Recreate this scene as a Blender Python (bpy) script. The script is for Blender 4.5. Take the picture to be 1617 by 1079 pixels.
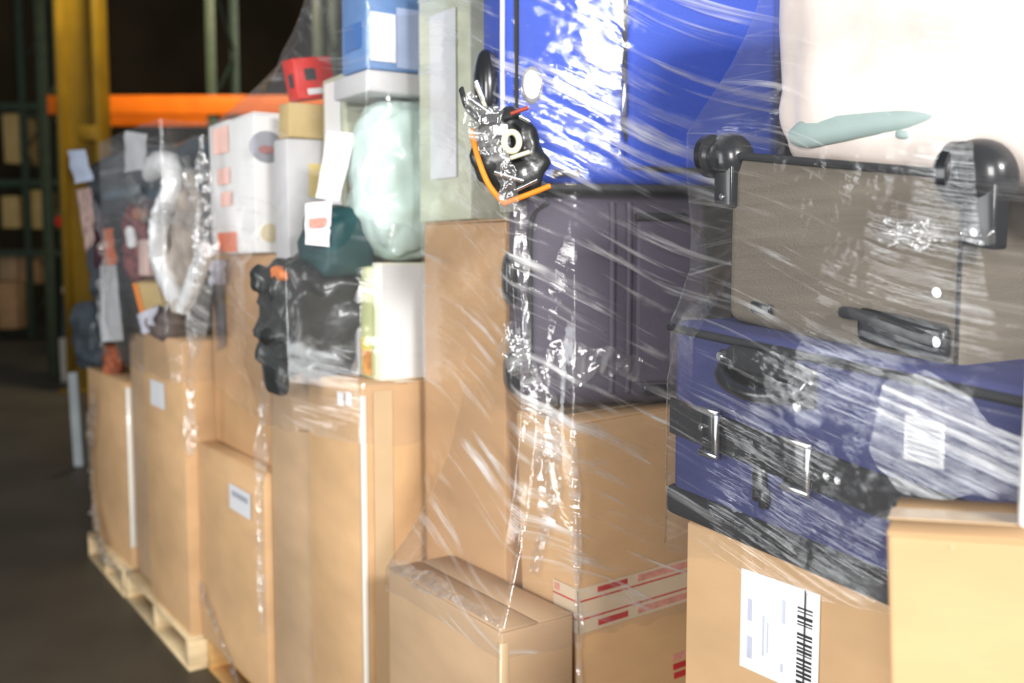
import bpy, bmesh, math, random
from mathutils import Vector, Matrix, noise, Euler

random.seed(7)
for _o in list(bpy.data.objects):
    bpy.data.objects.remove(_o)
SC = bpy.context.scene
COL = SC.collection
R = math.radians

# ------------------------------------------------------------------ camera
F, CX, CY, CAMZ = 1600.0, 808.5, 539.5, 1.6
PITCH = math.atan(139.5 / F)
cam = bpy.data.cameras.new('camera')
cam.sensor_width = 36.0
cam.lens = F / 1617.0 * 36.0
cam.clip_start = 0.02
cam.clip_end = 200
cam.dof.use_dof = True
cam.dof.focus_distance = 1.75
cam.dof.aperture_fstop = 2.5
camo = bpy.data.objects.new('camera', cam)
COL.objects.link(camo)
camo.location = (0, 0, CAMZ)
camo.rotation_euler = (R(90) - PITCH, 0, 0)
SC.camera = camo

# ------------------------------------------------------------------ world, lights, exposure
world = bpy.data.worlds.new('world')
SC.world = world
world.use_nodes = True
bg = world.node_tree.nodes['Background']
bg.inputs[0].default_value = (0.85, 0.92, 1.0, 1)
bg.inputs[1].default_value = 0.10

def area(name, loc, target, sx, sy, power, color):
    l = bpy.data.lights.new(name, 'AREA')
    l.shape = 'RECTANGLE'
    l.size, l.size_y, l.energy, l.color = sx, sy, power, color
    o = bpy.data.objects.new(name, l)
    COL.objects.link(o)
    o.location = loc
    o.rotation_euler = (Vector(target) - Vector(loc)).to_track_quat('-Z', 'Y').to_euler()
    return o

area('highlight_light_rear', (2.0, -2.7, 3.45), (0.3, 2.2, 1.3), 1.2, 0.6, 330, (1.0, 0.985, 0.96))  # unseen lamp, added and sized to put highlights on the blue suitcase
area('assumed_key_light_back', (-1.6, -3.2, 2.6), (0.0, 2.2, 1.3), 1.6, 1.5, 260, (1.0, 0.985, 0.96))  # unseen key light, assumed as daylight from behind the camera; no door is modelled
area('highlight_light_aisle', (-4.4, 0.9, 1.5), (0.4, 1.7, 1.3), 1.8, 2.4, 120, (0.96, 0.985, 1.0))  # unseen lamp, added across the aisle for reflections on the aisle faces
area('beam_fill_light', (-3.4, 10.6, 5.8), (-4.2, 13.0, 3.4), 0.8, 0.8, 170, (1.0, 0.86, 0.62))  # unseen lamp, added to brighten the orange beam

vs = SC.view_settings
vs.view_transform = 'Standard'
vs.look = 'None'
vs.gamma = 1.0
vs.exposure = 0.1
vs.use_curve_mapping = False

# ------------------------------------------------------------------ measuring helpers
_fw = Vector((0, math.cos(PITCH), -math.sin(PITCH)))
_up = Vector((0, math.sin(PITCH), math.cos(PITCH)))
CAMP = Vector((0, 0, CAMZ))

def ray(px, py):
    return _fw * F + Vector((1, 0, 0)) * (px - CX) + _up * (CY - py)

def atY(px, py, Y):
    r = ray(px, py)
    return CAMP + r * (Y / r.y)

def atZ(px, py, Z):
    r = ray(px, py)
    return CAMP + r * ((Z - CAMZ) / r.z)

def hit(M, px, py, axis=1, val=0.0):
    """local point where the sight line meets the plane local[axis] == val"""
    I = M.inverted()
    o = I @ CAMP
    d = I.to_3x3() @ ray(px, py)
    return o + d * ((val - o[axis]) / d[axis])

def SH(k):
    m = Matrix.Identity(4)
    m[2][0] = -k
    return m

def sagged(root, k):
    """soft luggage sags towards its near end: shear the finished parts"""
    S = SH(k)
    for c in root.children_recursive:
        if c.type == 'MESH':
            c.data.transform(S)

def TM(loc, rot=(0, 0, 0)):
    return Matrix.Translation(Vector(loc)) @ Euler(tuple(R(a) for a in rot), 'XYZ').to_matrix().to_4x4()

# ------------------------------------------------------------------ materials
MATS = {}

def nodes_of(name):
    m = bpy.data.materials.new(name)
    m.use_nodes = True
    nt = m.node_tree
    nt.nodes.clear()
    out = nt.nodes.new('ShaderNodeOutputMaterial')
    return m, nt, out

def N(nt, typ, **kw):
    n = nt.nodes.new(typ)
    for k, v in kw.items():
        if k.startswith('i_'):
            n.inputs[k[2:].replace('_', ' ')].default_value = v
        else:
            setattr(n, k, v)
    return n

def mat(name, col, rough=0.6, var=0.12, scale=(6, 6, 6), bump=0.0, bscale=(60, 60, 60), metal=0.0, coat=0.0, detail=4.0, spec=0.4):
    if name in MATS:
        return MATS[name]
    m, nt, out = nodes_of(name)
    b = N(nt, 'ShaderNodeBsdfPrincipled')
    b.inputs['Roughness'].default_value = rough
    b.inputs['Metallic'].default_value = metal
    b.inputs['Coat Weight'].default_value = coat
    b.inputs['Specular IOR Level'].default_value = spec
    tc = N(nt, 'ShaderNodeTexCoord')
    mp = N(nt, 'ShaderNodeMapping')
    mp.inputs['Scale'].default_value = scale
    no = N(nt, 'ShaderNodeTexNoise')
    no.inputs['Scale'].default_value = 1.0
    no.inputs['Detail'].default_value = detail
    rp = N(nt, 'ShaderNodeValToRGB')
    c = Vector(col)
    lo, hi = c * (1 - var), c * (1 + var)
    rp.color_ramp.elements[0].position = 0.3
    rp.color_ramp.elements[1].position = 0.7
    rp.color_ramp.elements[0].color = (*[max(0, x) for x in lo], 1)
    rp.color_ramp.elements[1].color = (*[min(1, x) for x in hi], 1)
    L = nt.links.new
    L(tc.outputs['Object'], mp.inputs['Vector'])
    L(mp.outputs['Vector'], no.inputs['Vector'])
    L(no.outputs['Fac'], rp.inputs['Fac'])
    L(rp.outputs['Color'], b.inputs['Base Color'])
    if bump:
        mp2 = N(nt, 'ShaderNodeMapping')
        mp2.inputs['Scale'].default_value = bscale
        n2 = N(nt, 'ShaderNodeTexNoise')
        n2.inputs['Scale'].default_value = 1.0
        n2.inputs['Detail'].default_value = 3.0
        bp = N(nt, 'ShaderNodeBump')
        bp.inputs['Strength'].default_value = bump
        bp.inputs['Distance'].default_value = 0.004
        L(tc.outputs['Object'], mp2.inputs['Vector'])
        L(mp2.outputs['Vector'], n2.inputs['Vector'])
        L(n2.outputs['Fac'], bp.inputs['Height'])
        L(bp.outputs['Normal'], b.inputs['Normal'])
    L(b.outputs[0], out.inputs[0])
    MATS[name] = m
    return m

def card(name, col):
    return mat(name, col, rough=0.75, var=0.15, scale=(2.2, 2.2, 5), bump=0.12, bscale=(12, 12, 150), spec=0.25)

CARD = card('cardboard tan', (0.58, 0.365, 0.19))
CARD2 = card('cardboard brown', (0.50, 0.30, 0.15))
CARD3 = card('cardboard light', (0.60, 0.385, 0.205))
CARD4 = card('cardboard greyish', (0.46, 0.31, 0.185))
EDGE = card('cardboard edge', (0.62, 0.44, 0.26))
PTAPE = mat('packing tape', (0.60, 0.44, 0.27), rough=0.22, var=0.06, coat=0.4)
KTAPE = mat('kraft tape', (0.66, 0.53, 0.38), rough=0.5, var=0.05)
RED = mat('red print', (0.50, 0.035, 0.035), rough=0.55, var=0.15)
PINK = mat('faded red print', (0.62, 0.27, 0.21), rough=0.55, var=0.2, scale=(90, 90, 90))
PAPER = mat('white paper', (0.86, 0.87, 0.88), rough=0.6, var=0.03)
PAPERG = mat('greyish paper', (0.66, 0.66, 0.68), rough=0.6, var=0.05)
PAPERB = mat('pale blue paper', (0.55, 0.63, 0.80), rough=0.55, var=0.08)
INK = mat('black print', (0.03, 0.03, 0.035), rough=0.6, var=0.1)
INKG = mat('grey print', (0.36, 0.37, 0.42), rough=0.6, var=0.2)
NAVY = mat('navy woven fabric', (0.045, 0.05, 0.145), rough=0.8, var=0.18, scale=(3, 3, 20), bump=0.5, bscale=(300, 300, 500))
BLUE = mat('bright blue fabric', (0.012, 0.065, 0.50), rough=0.6, var=0.12, scale=(4, 4, 9), bump=0.3, bscale=(300, 300, 300))
PLUM = mat('dark plum fabric', (0.078, 0.066, 0.098), rough=0.62, var=0.15, scale=(4, 4, 8), bump=0.3, bscale=(260, 260, 260))
TAUPE = mat('taupe woven fabric', (0.165, 0.14, 0.11), rough=0.8, var=0.15, scale=(4, 4, 60), bump=0.5, bscale=(200, 200, 500))
BLACK = mat('black plastic', (0.018, 0.019, 0.022), rough=0.28, var=0.2, coat=0.3)
BLACKF = mat('black webbing', (0.02, 0.021, 0.024), rough=0.7, var=0.2, bump=0.4, bscale=(400, 400, 400))
STEEL = mat('bright steel', (0.75, 0.75, 0.76), rough=0.18, var=0.05, metal=1.0)
ORANGE = mat('orange cord', (0.85, 0.25, 0.015), rough=0.6, var=0.1)
BONE = mat('cream plastic', (0.75, 0.70, 0.50), rough=0.4, var=0.08)
WHITEBAG = mat('white pinkish plastic', (0.84, 0.735, 0.675), rough=0.4, var=0.16, scale=(9, 9, 9), bump=0.25, bscale=(14, 14, 26), coat=0.2)
BAGSHADE = mat('grey green fold shade', (0.34, 0.44, 0.42), rough=0.4, var=0.12)
GREENBAG = mat('pale green plastic bag', (0.56, 0.69, 0.645), rough=0.25, var=0.14, scale=(12, 12, 7), bump=0.8, bscale=(18, 18, 10), coat=0.5)
BLACKBAG = mat('black plastic bag', (0.026, 0.028, 0.028), rough=0.36, var=0.4, bump=0.9, bscale=(26, 26, 26), coat=0.15)
TEAL = mat('teal fabric', (0.012, 0.055, 0.06), rough=0.5, var=0.25, bump=0.4, bscale=(30, 30, 30))
WHITECARD = mat('white carton', (0.90, 0.89, 0.88), rough=0.5, var=0.04)
CREAMCARD = mat('cream carton', (0.86, 0.85, 0.70), rough=0.5, var=0.05)
LIME = mat('pale lime print', (0.55, 0.60, 0.28), rough=0.5, var=0.12, scale=(8, 8, 8))
PALEGREEN = mat('pale sage carton', (0.56, 0.58, 0.43), rough=0.5, var=0.2, scale=(5, 5, 14))
GREYBOARD = mat('pale grey card', (0.62, 0.61, 0.62), rough=0.55, var=0.06)
BLUECARD = mat('mid blue carton', (0.13, 0.27, 0.56), rough=0.45, var=0.14, scale=(9, 9, 9))
REDCARD = mat('red carton', (0.72, 0.022, 0.012), rough=0.4, var=0.08)
FRUIT = mat('fruit print', (0.78, 0.30, 0.06), rough=0.5, var=0.5, scale=(40, 40, 40))
OCHRE = mat('ochre carton', (0.62, 0.45, 0.19), rough=0.55, var=0.1)
SLATE = mat('dark slate plastic', (0.055, 0.07, 0.085), rough=0.3, var=0.35, scale=(5, 5, 9), bump=0.6, bscale=(10, 10, 20), coat=0.4)
MAROON = mat('maroon pattern cloth', (0.22, 0.075, 0.08), rough=0.7, var=0.7, scale=(18, 18, 18))
FOIL = mat('silver foil', (0.90, 0.91, 0.92), rough=0.25, var=0.04, metal=0.25, bump=0.9, bscale=(30, 30, 30))
PINKP = mat('pale pink plastic', (0.78, 0.55, 0.50), rough=0.5, var=0.12)
GREYP = mat('light grey panel', (0.55, 0.60, 0.62), rough=0.45, var=0.08)
WOOD = mat('pale pallet wood', (0.66, 0.50, 0.29), rough=0.75, var=0.18, scale=(5, 5, 30), bump=0.3, bscale=(8, 8, 90))
WOOD2 = mat('orange pallet wood', (0.60, 0.34, 0.12), rough=0.75, var=0.18, scale=(5, 5, 30), bump=0.3, bscale=(8, 8, 90))
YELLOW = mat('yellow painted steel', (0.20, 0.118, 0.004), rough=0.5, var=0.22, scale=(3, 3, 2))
RACKO = mat('orange painted steel', (0.95, 0.19, 0.006), rough=0.45, var=0.12, scale=(3, 3, 3))
RACKG = mat('green painted steel', (0.045, 0.075, 0.05), rough=0.5, var=0.2)
RACKGL = mat('light green painted steel', (0.055, 0.075, 0.042), rough=0.5, var=0.2)

def floor_mat():
    m, nt, out = nodes_of('stained concrete')
    b = N(nt, 'ShaderNodeBsdfPrincipled')
    tc = N(nt, 'ShaderNodeTexCoord')
    n1 = N(nt, 'ShaderNodeTexNoise')
    n1.inputs['Scale'].default_value = 1.3
    n1.inputs['Detail'].default_value = 8
    rp = N(nt, 'ShaderNodeValToRGB')
    rp.color_ramp.elements[0].color = (0.048, 0.040, 0.028, 1)
    rp.color_ramp.elements[1].color = (0.088, 0.074, 0.050, 1)
    rp.color_ramp.elements[0].position = 0.3
    rp.color_ramp.elements[1].position = 0.75
    n2 = N(nt, 'ShaderNodeTexNoise')
    n2.inputs['Scale'].default_value = 40
    bp = N(nt, 'ShaderNodeBump')
    bp.inputs['Strength'].default_value = 0.15
    bp.inputs['Distance'].default_value = 0.01
    L = nt.links.new
    L(tc.outputs['Object'], n1.inputs['Vector'])
    L(tc.outputs['Object'], n2.inputs['Vector'])
    L(n1.outputs['Fac'], rp.inputs['Fac'])
    L(rp.outputs['Color'], b.inputs['Base Color'])
    L(n2.outputs['Fac'], bp.inputs['Height'])
    L(bp.outputs['Normal'], b.inputs['Normal'])
    b.inputs['Roughness'].default_value = 0.55
    L(b.outputs[0], out.inputs[0])
    return m

FLOORM = floor_mat()
WALLM = mat('dark brown block wall', (0.060, 0.040, 0.018), rough=0.9, var=0.3, scale=(0.6, 0.6, 0.6))

def film_mat(name, haze=0.20, base=0.02, shear=0.0, streak=45.0, refl=0.05, bump=0.5, thr=0.56, rough=0.08):
    """clear stretch film: see-through, glossy, with pulled white streaks (UV in metres)"""
    m, nt, out = nodes_of(name)
    L = nt.links.new
    tc = N(nt, 'ShaderNodeTexCoord')
    mp = N(nt, 'ShaderNodeMapping')
    mp.inputs['Rotation'].default_value = (0, 0, shear)
    L(tc.outputs['UV'], mp.inputs['Vector'])
    mp1 = N(nt, 'ShaderNodeMapping')
    mp1.inputs['Scale'].default_value = (1.8, streak, 1)
    n1 = N(nt, 'ShaderNodeTexNoise')
    n1.inputs['Scale'].default_value = 1.0
    n1.inputs['Detail'].default_value = 5.0
    n1.inputs['Roughness'].default_value = 0.62
    n1.inputs['Distortion'].default_value = 0.5
    L(mp.outputs[0], mp1.inputs['Vector'])
    L(mp1.outputs[0], n1.inputs['Vector'])
    mp2 = N(nt, 'ShaderNodeMapping')
    mp2.inputs['Scale'].default_value = (5, 9, 1)
    n2 = N(nt, 'ShaderNodeTexNoise')
    n2.inputs['Scale'].default_value = 1.0
    n2.inputs['Detail'].default_value = 3.0
    L(mp.outputs[0], mp2.inputs['Vector'])
    L(mp2.outputs[0], n2.inputs['Vector'])
    hs = N(nt, 'ShaderNodeMath', operation='MULTIPLY_ADD')
    L(n1.outputs['Fac'], hs.inputs[0])
    hs.inputs[1].default_value = 0.35
    L(n2.outputs['Fac'], hs.inputs[2])
    bp = N(nt, 'ShaderNodeBump')
    bp.inputs['Strength'].default_value = bump
    bp.inputs['Distance'].default_value = 0.02
    L(hs.outputs[0], bp.inputs['Height'])
    gl = N(nt, 'ShaderNodeBsdfGlossy')
    gl.inputs['Roughness'].default_value = rough
    gl.inputs['Color'].default_value = (1, 1, 1, 1)
    L(bp.outputs['Normal'], gl.inputs['Normal'])
    lw = N(nt, 'ShaderNodeLayerWeight')
    lw.inputs['Blend'].default_value = 0.5
    pw = N(nt, 'ShaderNodeMath', operation='POWER')
    L(lw.outputs['Facing'], pw.inputs[0])
    pw.inputs[1].default_value = 4.0
    fr = N(nt, 'ShaderNodeMath', operation='MULTIPLY_ADD')
    L(pw.outputs[0], fr.inputs[0])
    fr.inputs[1].default_value = 0.45
    fr.inputs[2].default_value = refl
    tr = N(nt, 'ShaderNodeBsdfTransparent')
    tr.inputs['Color'].default_value = (0.97, 0.97, 0.97, 1)
    df = N(nt, 'ShaderNodeBsdfDiffuse')
    df.inputs['Color'].default_value = (0.9, 0.9, 0.9, 1)
    tl = N(nt, 'ShaderNodeBsdfTranslucent')
    tl.inputs['Color'].default_value = (0.9, 0.9, 0.9, 1)
    dm = N(nt, 'ShaderNodeMixShader')
    dm.inputs[0].default_value = 0.35
    L(df.outputs[0], dm.inputs[1])
    L(tl.outputs[0], dm.inputs[2])
    mr = N(nt, 'ShaderNodeMapRange')
    mr.inputs['From Min'].default_value = thr
    mr.inputs['From Max'].default_value = thr + 0.17
    mr.inputs['To Min'].default_value = 0.0
    mr.inputs['To Max'].default_value = haze
    L(n1.outputs['Fac'], mr.inputs['Value'])
    mr2 = N(nt, 'ShaderNodeMapRange')
    mr2.inputs['From Min'].default_value = 0.38
    mr2.inputs['From Max'].default_value = 0.62
    L(n2.outputs['Fac'], mr2.inputs['Value'])
    hz = N(nt, 'ShaderNodeMath', operation='MULTIPLY_ADD')
    L(mr.outputs[0], hz.inputs[0])
    L(mr2.outputs[0], hz.inputs[1])
    hz.inputs[2].default_value = base
    m1 = N(nt, 'ShaderNodeMixShader')
    L(hz.outputs[0], m1.inputs[0])
    L(tr.outputs[0], m1.inputs[1])
    L(dm.outputs[0], m1.inputs[2])
    m2 = N(nt, 'ShaderNodeMixShader')
    L(fr.outputs[0], m2.inputs[0])
    L(m1.outputs[0], m2.inputs[1])
    L(gl.outputs[0], m2.inputs[2])
    L(m2.outputs[0], out.inputs[0])
    return m

FILM = film_mat('stretch film', haze=0.4, base=0.05, shear=R(10), streak=36)
FILM3 = film_mat('stretch film pulled', haze=0.95, base=0.045, shear=R(19), streak=40, refl=0.04, thr=0.52, rough=0.06, bump=0.36)
FILM4 = film_mat('stretch film tight', haze=0.5, base=0.02, shear=R(11), streak=70, refl=0.055)
FOLD = film_mat('bunched stretch film', haze=0.55, base=0.07, shear=R(75), streak=34, refl=0.14, bump=0.8, thr=0.47)

STREAK_HILITE = film_mat('highlight streak film', haze=1.0, base=0.02, shear=R(-4), streak=75, refl=0.07, bump=0.5, thr=0.48, rough=0.12)  # white haze streaks paint the highlights into this film

# ------------------------------------------------------------------ mesh helpers
def link(o, parent=None):
    COL.objects.link(o)
    if parent is not None:
        o.parent = parent
    return o

def mesh_obj(name, bm, material, parent=None, smooth=False, sharp=35):
    me = bpy.data.meshes.new(name)
    bmesh.ops.recalc_face_normals(bm, faces=bm.faces)
    bm.to_mesh(me)
    bm.free()
    me.materials.append(material)
    if smooth:
        for p in me.polygons:
            p.use_smooth = True
        if sharp:
            me.set_sharp_from_angle(angle=R(sharp))
    o = bpy.data.objects.new(name, me)
    return link(o, parent)

def thing(name, label, cat, M=None, group=None):
    o = bpy.data.objects.new(name, None)
    o.empty_display_size = 0.05
    link(o)
    if M is not None:
        o.matrix_world = M
    tag(o, label, cat, group)
    return o

def tag(o, label, cat, group=None):
    o['label'] = label
    o['category'] = cat
    if group:
        o['group'] = group
    return o

def bbox(bm, x0, y0, z0, x1, y1, z1, bevel=0.0, seg=2, jit=0.0, M=None):
    vs_ = []
    for z in (z0, z1):
        for (x, y) in ((x0, y0), (x1, y0), (x1, y1), (x0, y1)):
            p = Vector((x, y, z))
            if jit:
                p += Vector([random.uniform(-jit, jit) for _ in range(3)])
            if M is not None:
                p = M @ p
            vs_.append(bm.verts.new(p))
    fs = [(0, 3, 2, 1), (4, 5, 6, 7), (0, 1, 5, 4), (1, 2, 6, 5), (2, 3, 7, 6), (3, 0, 4, 7)]
    faces = [bm.faces.new([vs_[i] for i in f]) for f in fs]
    if bevel:
        ed = list({e for f in faces for e in f.edges})
        bmesh.ops.bevel(bm, geom=ed, offset=bevel, segments=seg, affect='EDGES', profile=0.5)

def box_obj(name, x0, y0, z0, x1, y1, z1, material, parent=None, bevel=0.0, seg=2, jit=0.0, M=None):
    bm = bmesh.new()
    bbox(bm, x0, y0, z0, x1, y1, z1, bevel, seg, jit, M)
    return mesh_obj(name, bm, material, parent, smooth=bevel > 0, sharp=50)

def tube(bm, pts, rad, n=8, closed=False, flat=1.0, jit=0.0):
    """round or flattened tube along points; rad a number or one per point"""
    pts = [Vector(p) for p in pts]
    k = len(pts)
    rads = rad if isinstance(rad, (list, tuple)) else [rad] * k
    rings = []
    prev = None
    for i, p in enumerate(pts):
        if closed:
            t = pts[(i + 1) % k] - pts[i - 1]
        else:
            t = pts[min(i + 1, k - 1)] - pts[max(i - 1, 0)]
        t.normalize()
        a = prev if prev is not None else (Vector((0, 0, 1)) if abs(t.z) < 0.9 else Vector((0, 1, 0)))
        a = (a - t * a.dot(t)).normalized()
        prev = a
        b = t.cross(a)
        ring = []
        for j in range(n):
            an = 2 * math.pi * j / n
            r = rads[i] * (1 + random.uniform(-jit, jit))
            ring.append(bm.verts.new(p + a * math.cos(an) * r + b * math.sin(an) * r * flat))
        rings.append(ring)
    m = k if closed else k - 1
    for i in range(m):
        A, B = rings[i], rings[(i + 1) % k]
        for j in range(n):
            bm.faces.new((A[j], A[(j + 1) % n], B[(j + 1) % n], B[j]))
    if not closed:
        bm.faces.new(rings[0][::-1])
        bm.faces.new(rings[-1])

def tube_obj(name, pts, rad, material, parent=None, n=8, closed=False, flat=1.0, jit=0.0):
    bm = bmesh.new()
    tube(bm, pts, rad, n, closed, flat, jit)
    return mesh_obj(name, bm, material, parent, smooth=True, sharp=60)

def smoothpath(pts, sub=6):
    """Catmull-Rom through points"""
    P = [Vector(p) for p in pts]
    P = [P[0] * 2 - P[1]] + P + [P[-1] * 2 - P[-2]]
    out = []
    for i in range(1, len(P) - 2):
        for s in range(sub):
            t = s / sub
            a, b, c, d = P[i - 1], P[i], P[i + 1], P[i + 2]
            out.append(0.5 * ((2 * b) + (c - a) * t + (2 * a - 5 * b + 4 * c - d) * t * t + (3 * b - a - 3 * c + d) * t ** 3))
    out.append(P[-2])
    return out

def disc_obj(name, c, axis, r, h, material, parent=None, n=20, sx=1.0, sz=1.0, bevel=0.0):
    """short cylinder; axis 'x','y','z'; sx, sz squash it to an oval"""
    bm = bmesh.new()
    bmesh.ops.create_cone(bm, cap_ends=True, segments=n, radius1=r, radius2=r, depth=h)
    bmesh.ops.scale(bm, vec=(sx, sz, 1), verts=bm.verts)
    if bevel:
        ed = [e for e in bm.edges if any(len(f.verts) > 4 for f in e.link_faces)]
        bmesh.ops.bevel(bm, geom=ed, offset=bevel, segments=3, affect='EDGES')
    if axis == 'y':
        bmesh.ops.rotate(bm, cent=(0, 0, 0), matrix=Matrix.Rotation(R(90), 3, 'X'), verts=bm.verts)
    elif axis == 'x':
        bmesh.ops.rotate(bm, cent=(0, 0, 0), matrix=Matrix.Rotation(R(90), 3, 'Y'), verts=bm.verts)
    bmesh.ops.translate(bm, vec=Vector(c), verts=bm.verts)
    return mesh_obj(name, bm, material, parent, smooth=True, sharp=40)

def blob_bm(c, h, power=2.6, amp=0.03, freq=4.0, seed=0.0, nu=48, nv=28, crease=0.0, sag=0.0):
    """puffy bag: a super-ellipsoid with folds"""
    bm = bmesh.new()
    rings = []
    e = 2.0 / power
    sp = lambda v: math.copysign(abs(v) ** e, v)
    for i in range(nv + 1):
        v = -math.pi / 2 + math.pi * i / nv
        ring = []
        for j in range(nu):
            u = 2 * math.pi * j / nu
            d = Vector((sp(math.cos(v)) * sp(math.cos(u)), sp(math.cos(v)) * sp(math.sin(u)), sp(math.sin(v))))
            p = Vector((d.x * h[0], d.y * h[1], d.z * h[2]))
            q = p * freq + Vector((seed, seed * 0.7, -seed))
            k = noise.noise(q) * amp + noise.noise(q * 2.3) * amp * 0.45
            if crease:
                k += (abs(noise.noise(q * 1.3 + Vector((9, 2, 4)))) - 0.25) * crease
            p += d.normalized() * k if d.length > 1e-6 else Vector((0, 0, 0))
            if sag:
                p.z -= sag * (p.x / h[0]) ** 2
            ring.append(bm.verts.new(p + Vector(c)))
        rings.append(ring)
    for i in range(nv):
        for j in range(nu):
            bm.faces.new((rings[i][j], rings[i][(j + 1) % nu], rings[i + 1][(j + 1) % nu], rings[i + 1][j]))
    bmesh.ops.remove_doubles(bm, verts=bm.verts, dist=1e-5)
    return bm

def blob_obj(name, c, h, material, parent=None, **kw):
    return mesh_obj(name, blob_bm(c, h, **kw), material, parent, smooth=True, sharp=0)

def sheet_bm(c4, th=0.002, bulge=0.01, n=8, seed=0.0, out=Vector((0, -1, 0))):
    """thin curled sheet through four corner points: top-left, top-right, bottom-right, bottom-left"""
    a, b, c, d = [Vector(p) for p in c4]
    bm = bmesh.new()
    nor = (b - a).cross(d - a).normalized()
    if nor.dot(out) < 0:
        nor = -nor
    uvl = bm.loops.layers.uv.new('UVMap')
    G = [[], []]
    for side in (0, 1):
        for i in range(n + 1):
            row = []
            for j in range(n + 1):
                u, v = j / n, i / n
                p = (a * (1 - u) + b * u) * (1 - v) + (d * (1 - u) + c * u) * v
                k = noise.noise(Vector((u * 2 + seed, v * 3, seed))) * bulge
                p = p + nor * (k - side * th)
                row.append(bm.verts.new(p))
            G[side].append(row)
    W, H = (b - a).length, (d - a).length
    for side in (0, 1):
        for i in range(n):
            for j in range(n):
                q = [(i, j), (i, j + 1), (i + 1, j + 1), (i + 1, j)]
                f = bm.faces.new([G[side][r][s] for r, s in (q if side == 0 else q[::-1])])
                for lp, (r, s) in zip(f.loops, q if side == 0 else q[::-1]):
                    lp[uvl].uv = (s / n * W, r / n * H)
    rim = [(0, j) for j in range(n)] + [(i, n) for i in range(n)] + [(n, j) for j in range(n, 0, -1)] + [(i, 0) for i in range(n, 0, -1)]
    for k in range(len(rim)):
        p, q = rim[k], rim[(k + 1) % len(rim)]
        bm.faces.new((G[0][p[0]][p[1]], G[1][p[0]][p[1]], G[1][q[0]][q[1]], G[0][q[0]][q[1]]))
    return bm

def sheet_obj(name, c4, material, parent=None, **kw):
    return mesh_obj(name, sheet_bm(c4, **kw), material, parent, smooth=True, sharp=60)

# ------------------------------------------------------------------ footprints for the film
FOOT = {0: [], 1: [], 2: [], 3: [], 4: []}

def foot(load, M, x0, y0, z0, x1, y1, z1, cut=0.0):
    P = [M @ Vector((x, y, z)) for x in (x0, x1) for y in (y0, y1) for z in (z0, z1)]
    FOOT[load].append(([(p.x, p.y) for p in P], min(p.z for p in P), max(p.z for p in P) - cut))

def hull2(pts):
    pts = sorted(set((round(x, 5), round(y, 5)) for x, y in pts))
    def half(ps):
        h = []
        for p in ps:
            while len(h) > 1 and (h[-1][0] - h[-2][0]) * (p[1] - h[-2][1]) - (h[-1][1] - h[-2][1]) * (p[0] - h[-2][0]) <= 0:
                h.pop()
            h.append(p)
        return h
    a, b = half(pts), half(pts[::-1])
    return a[:-1] + b[:-1]

def wrap(name, label, load, z0, z1, material, nth=420, dz=0.011, tension=260, off=0.004, group='stretch wraps'):
    """taut film round a load: every level is the convex hull of what stands there, pulled tight from level to level"""
    allp = [p for poly, _, _ in FOOT[load] for p in poly]
    cx = sum(p[0] for p in allp) / len(allp)
    cy = sum(p[1] for p in allp) / len(allp)
    nz = int((z1 - z0) / dz)
    base = []
    for i in range(nz + 1):
        z = z0 + (z1 - z0) * i / nz
        pts = [p for poly, a, b in FOOT[load] if a - 0.004 <= z <= b + 0.004 for p in poly]
        if len(pts) < 3:
            base.append(None)
            continue
        h = hull2(pts)
        row = []
        for k in range(nth):
            an = 2 * math.pi * k / nth
            dx, dy = math.cos(an), math.sin(an)
            best = None
            for q in range(len(h)):
                x1, y1 = h[q][0] - cx, h[q][1] - cy
                x2, y2 = h[(q + 1) % len(h)][0] - cx, h[(q + 1) % len(h)][1] - cy
                ex, ey = x2 - x1, y2 - y1
                den = dx * ey - dy * ex
                if abs(den) < 1e-9:
                    continue
                t = (x1 * ey - y1 * ex) / den
                s = (x1 * dy - y1 * dx) / den
                if t > 0 and -1e-6 <= s <= 1 + 1e-6:
                    best = t if best is None else max(best, t)
            row.append((best or 0.05) + off)
        base.append(row)
    for i in range(nz + 1):
        if base[i] is None:
            j = min((j for j in range(nz + 1) if base[j] is not None), key=lambda j: abs(j - i))
            base[i] = [r * 0.9 for r in base[j]]
    rr = [row[:] for row in base]
    for it in range(tension):
        new = []
        for i in range(nz + 1):
            a, b = rr[max(i - 1, 0)], rr[min(i + 1, nz)]
            o = base[i]
            new.append([max(o[k], 0.5 * (a[k] + b[k])) for k in range(nth)])
        rr = new
    # round the film over sharp corners a little
    bm = bmesh.new()
    uvl = bm.loops.layers.uv.new('UVMap')
    V = []
    for i in range(nz + 1):
        z = z0 + (z1 - z0) * i / nz
        row = []
        for k in range(nth):
            an = 2 * math.pi * k / nth
            loose = min(0.02, max(0.0, rr[i][k] - base[i][k]))
            w = noise.noise(Vector((math.cos(an) * 3, math.sin(an) * 3, z * 26))) * (0.0007 + loose * 0.10)
            r = rr[i][k] + w
            dzz = noise.noise(Vector((an * 3, load * 5.1, 1.0))) * 0.02 if i in (0, nz) else 0
            row.append(bm.verts.new((cx + math.cos(an) * r, cy + math.sin(an) * r, z + dzz)))
        V.append(row)
    rm = sum(rr[nz // 2]) / nth
    for i in range(nz):
        for k in range(nth):
            k2 = (k + 1) % nth
            f = bm.faces.new((V[i][k], V[i][k2], V[i + 1][k2], V[i + 1][k]))
            for lp, (ii, kk) in zip(f.loops, ((i, k), (i, k + 1), (i + 1, k + 1), (i + 1, k))):
                lp[uvl].uv = (kk / nth * 2 * math.pi * rm, z0 + (z1 - z0) * ii / nz)
    o = mesh_obj(name, bm, material, None, smooth=True, sharp=0)
    tag(o, label, 'plastic wrap', group)
    return o

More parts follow.
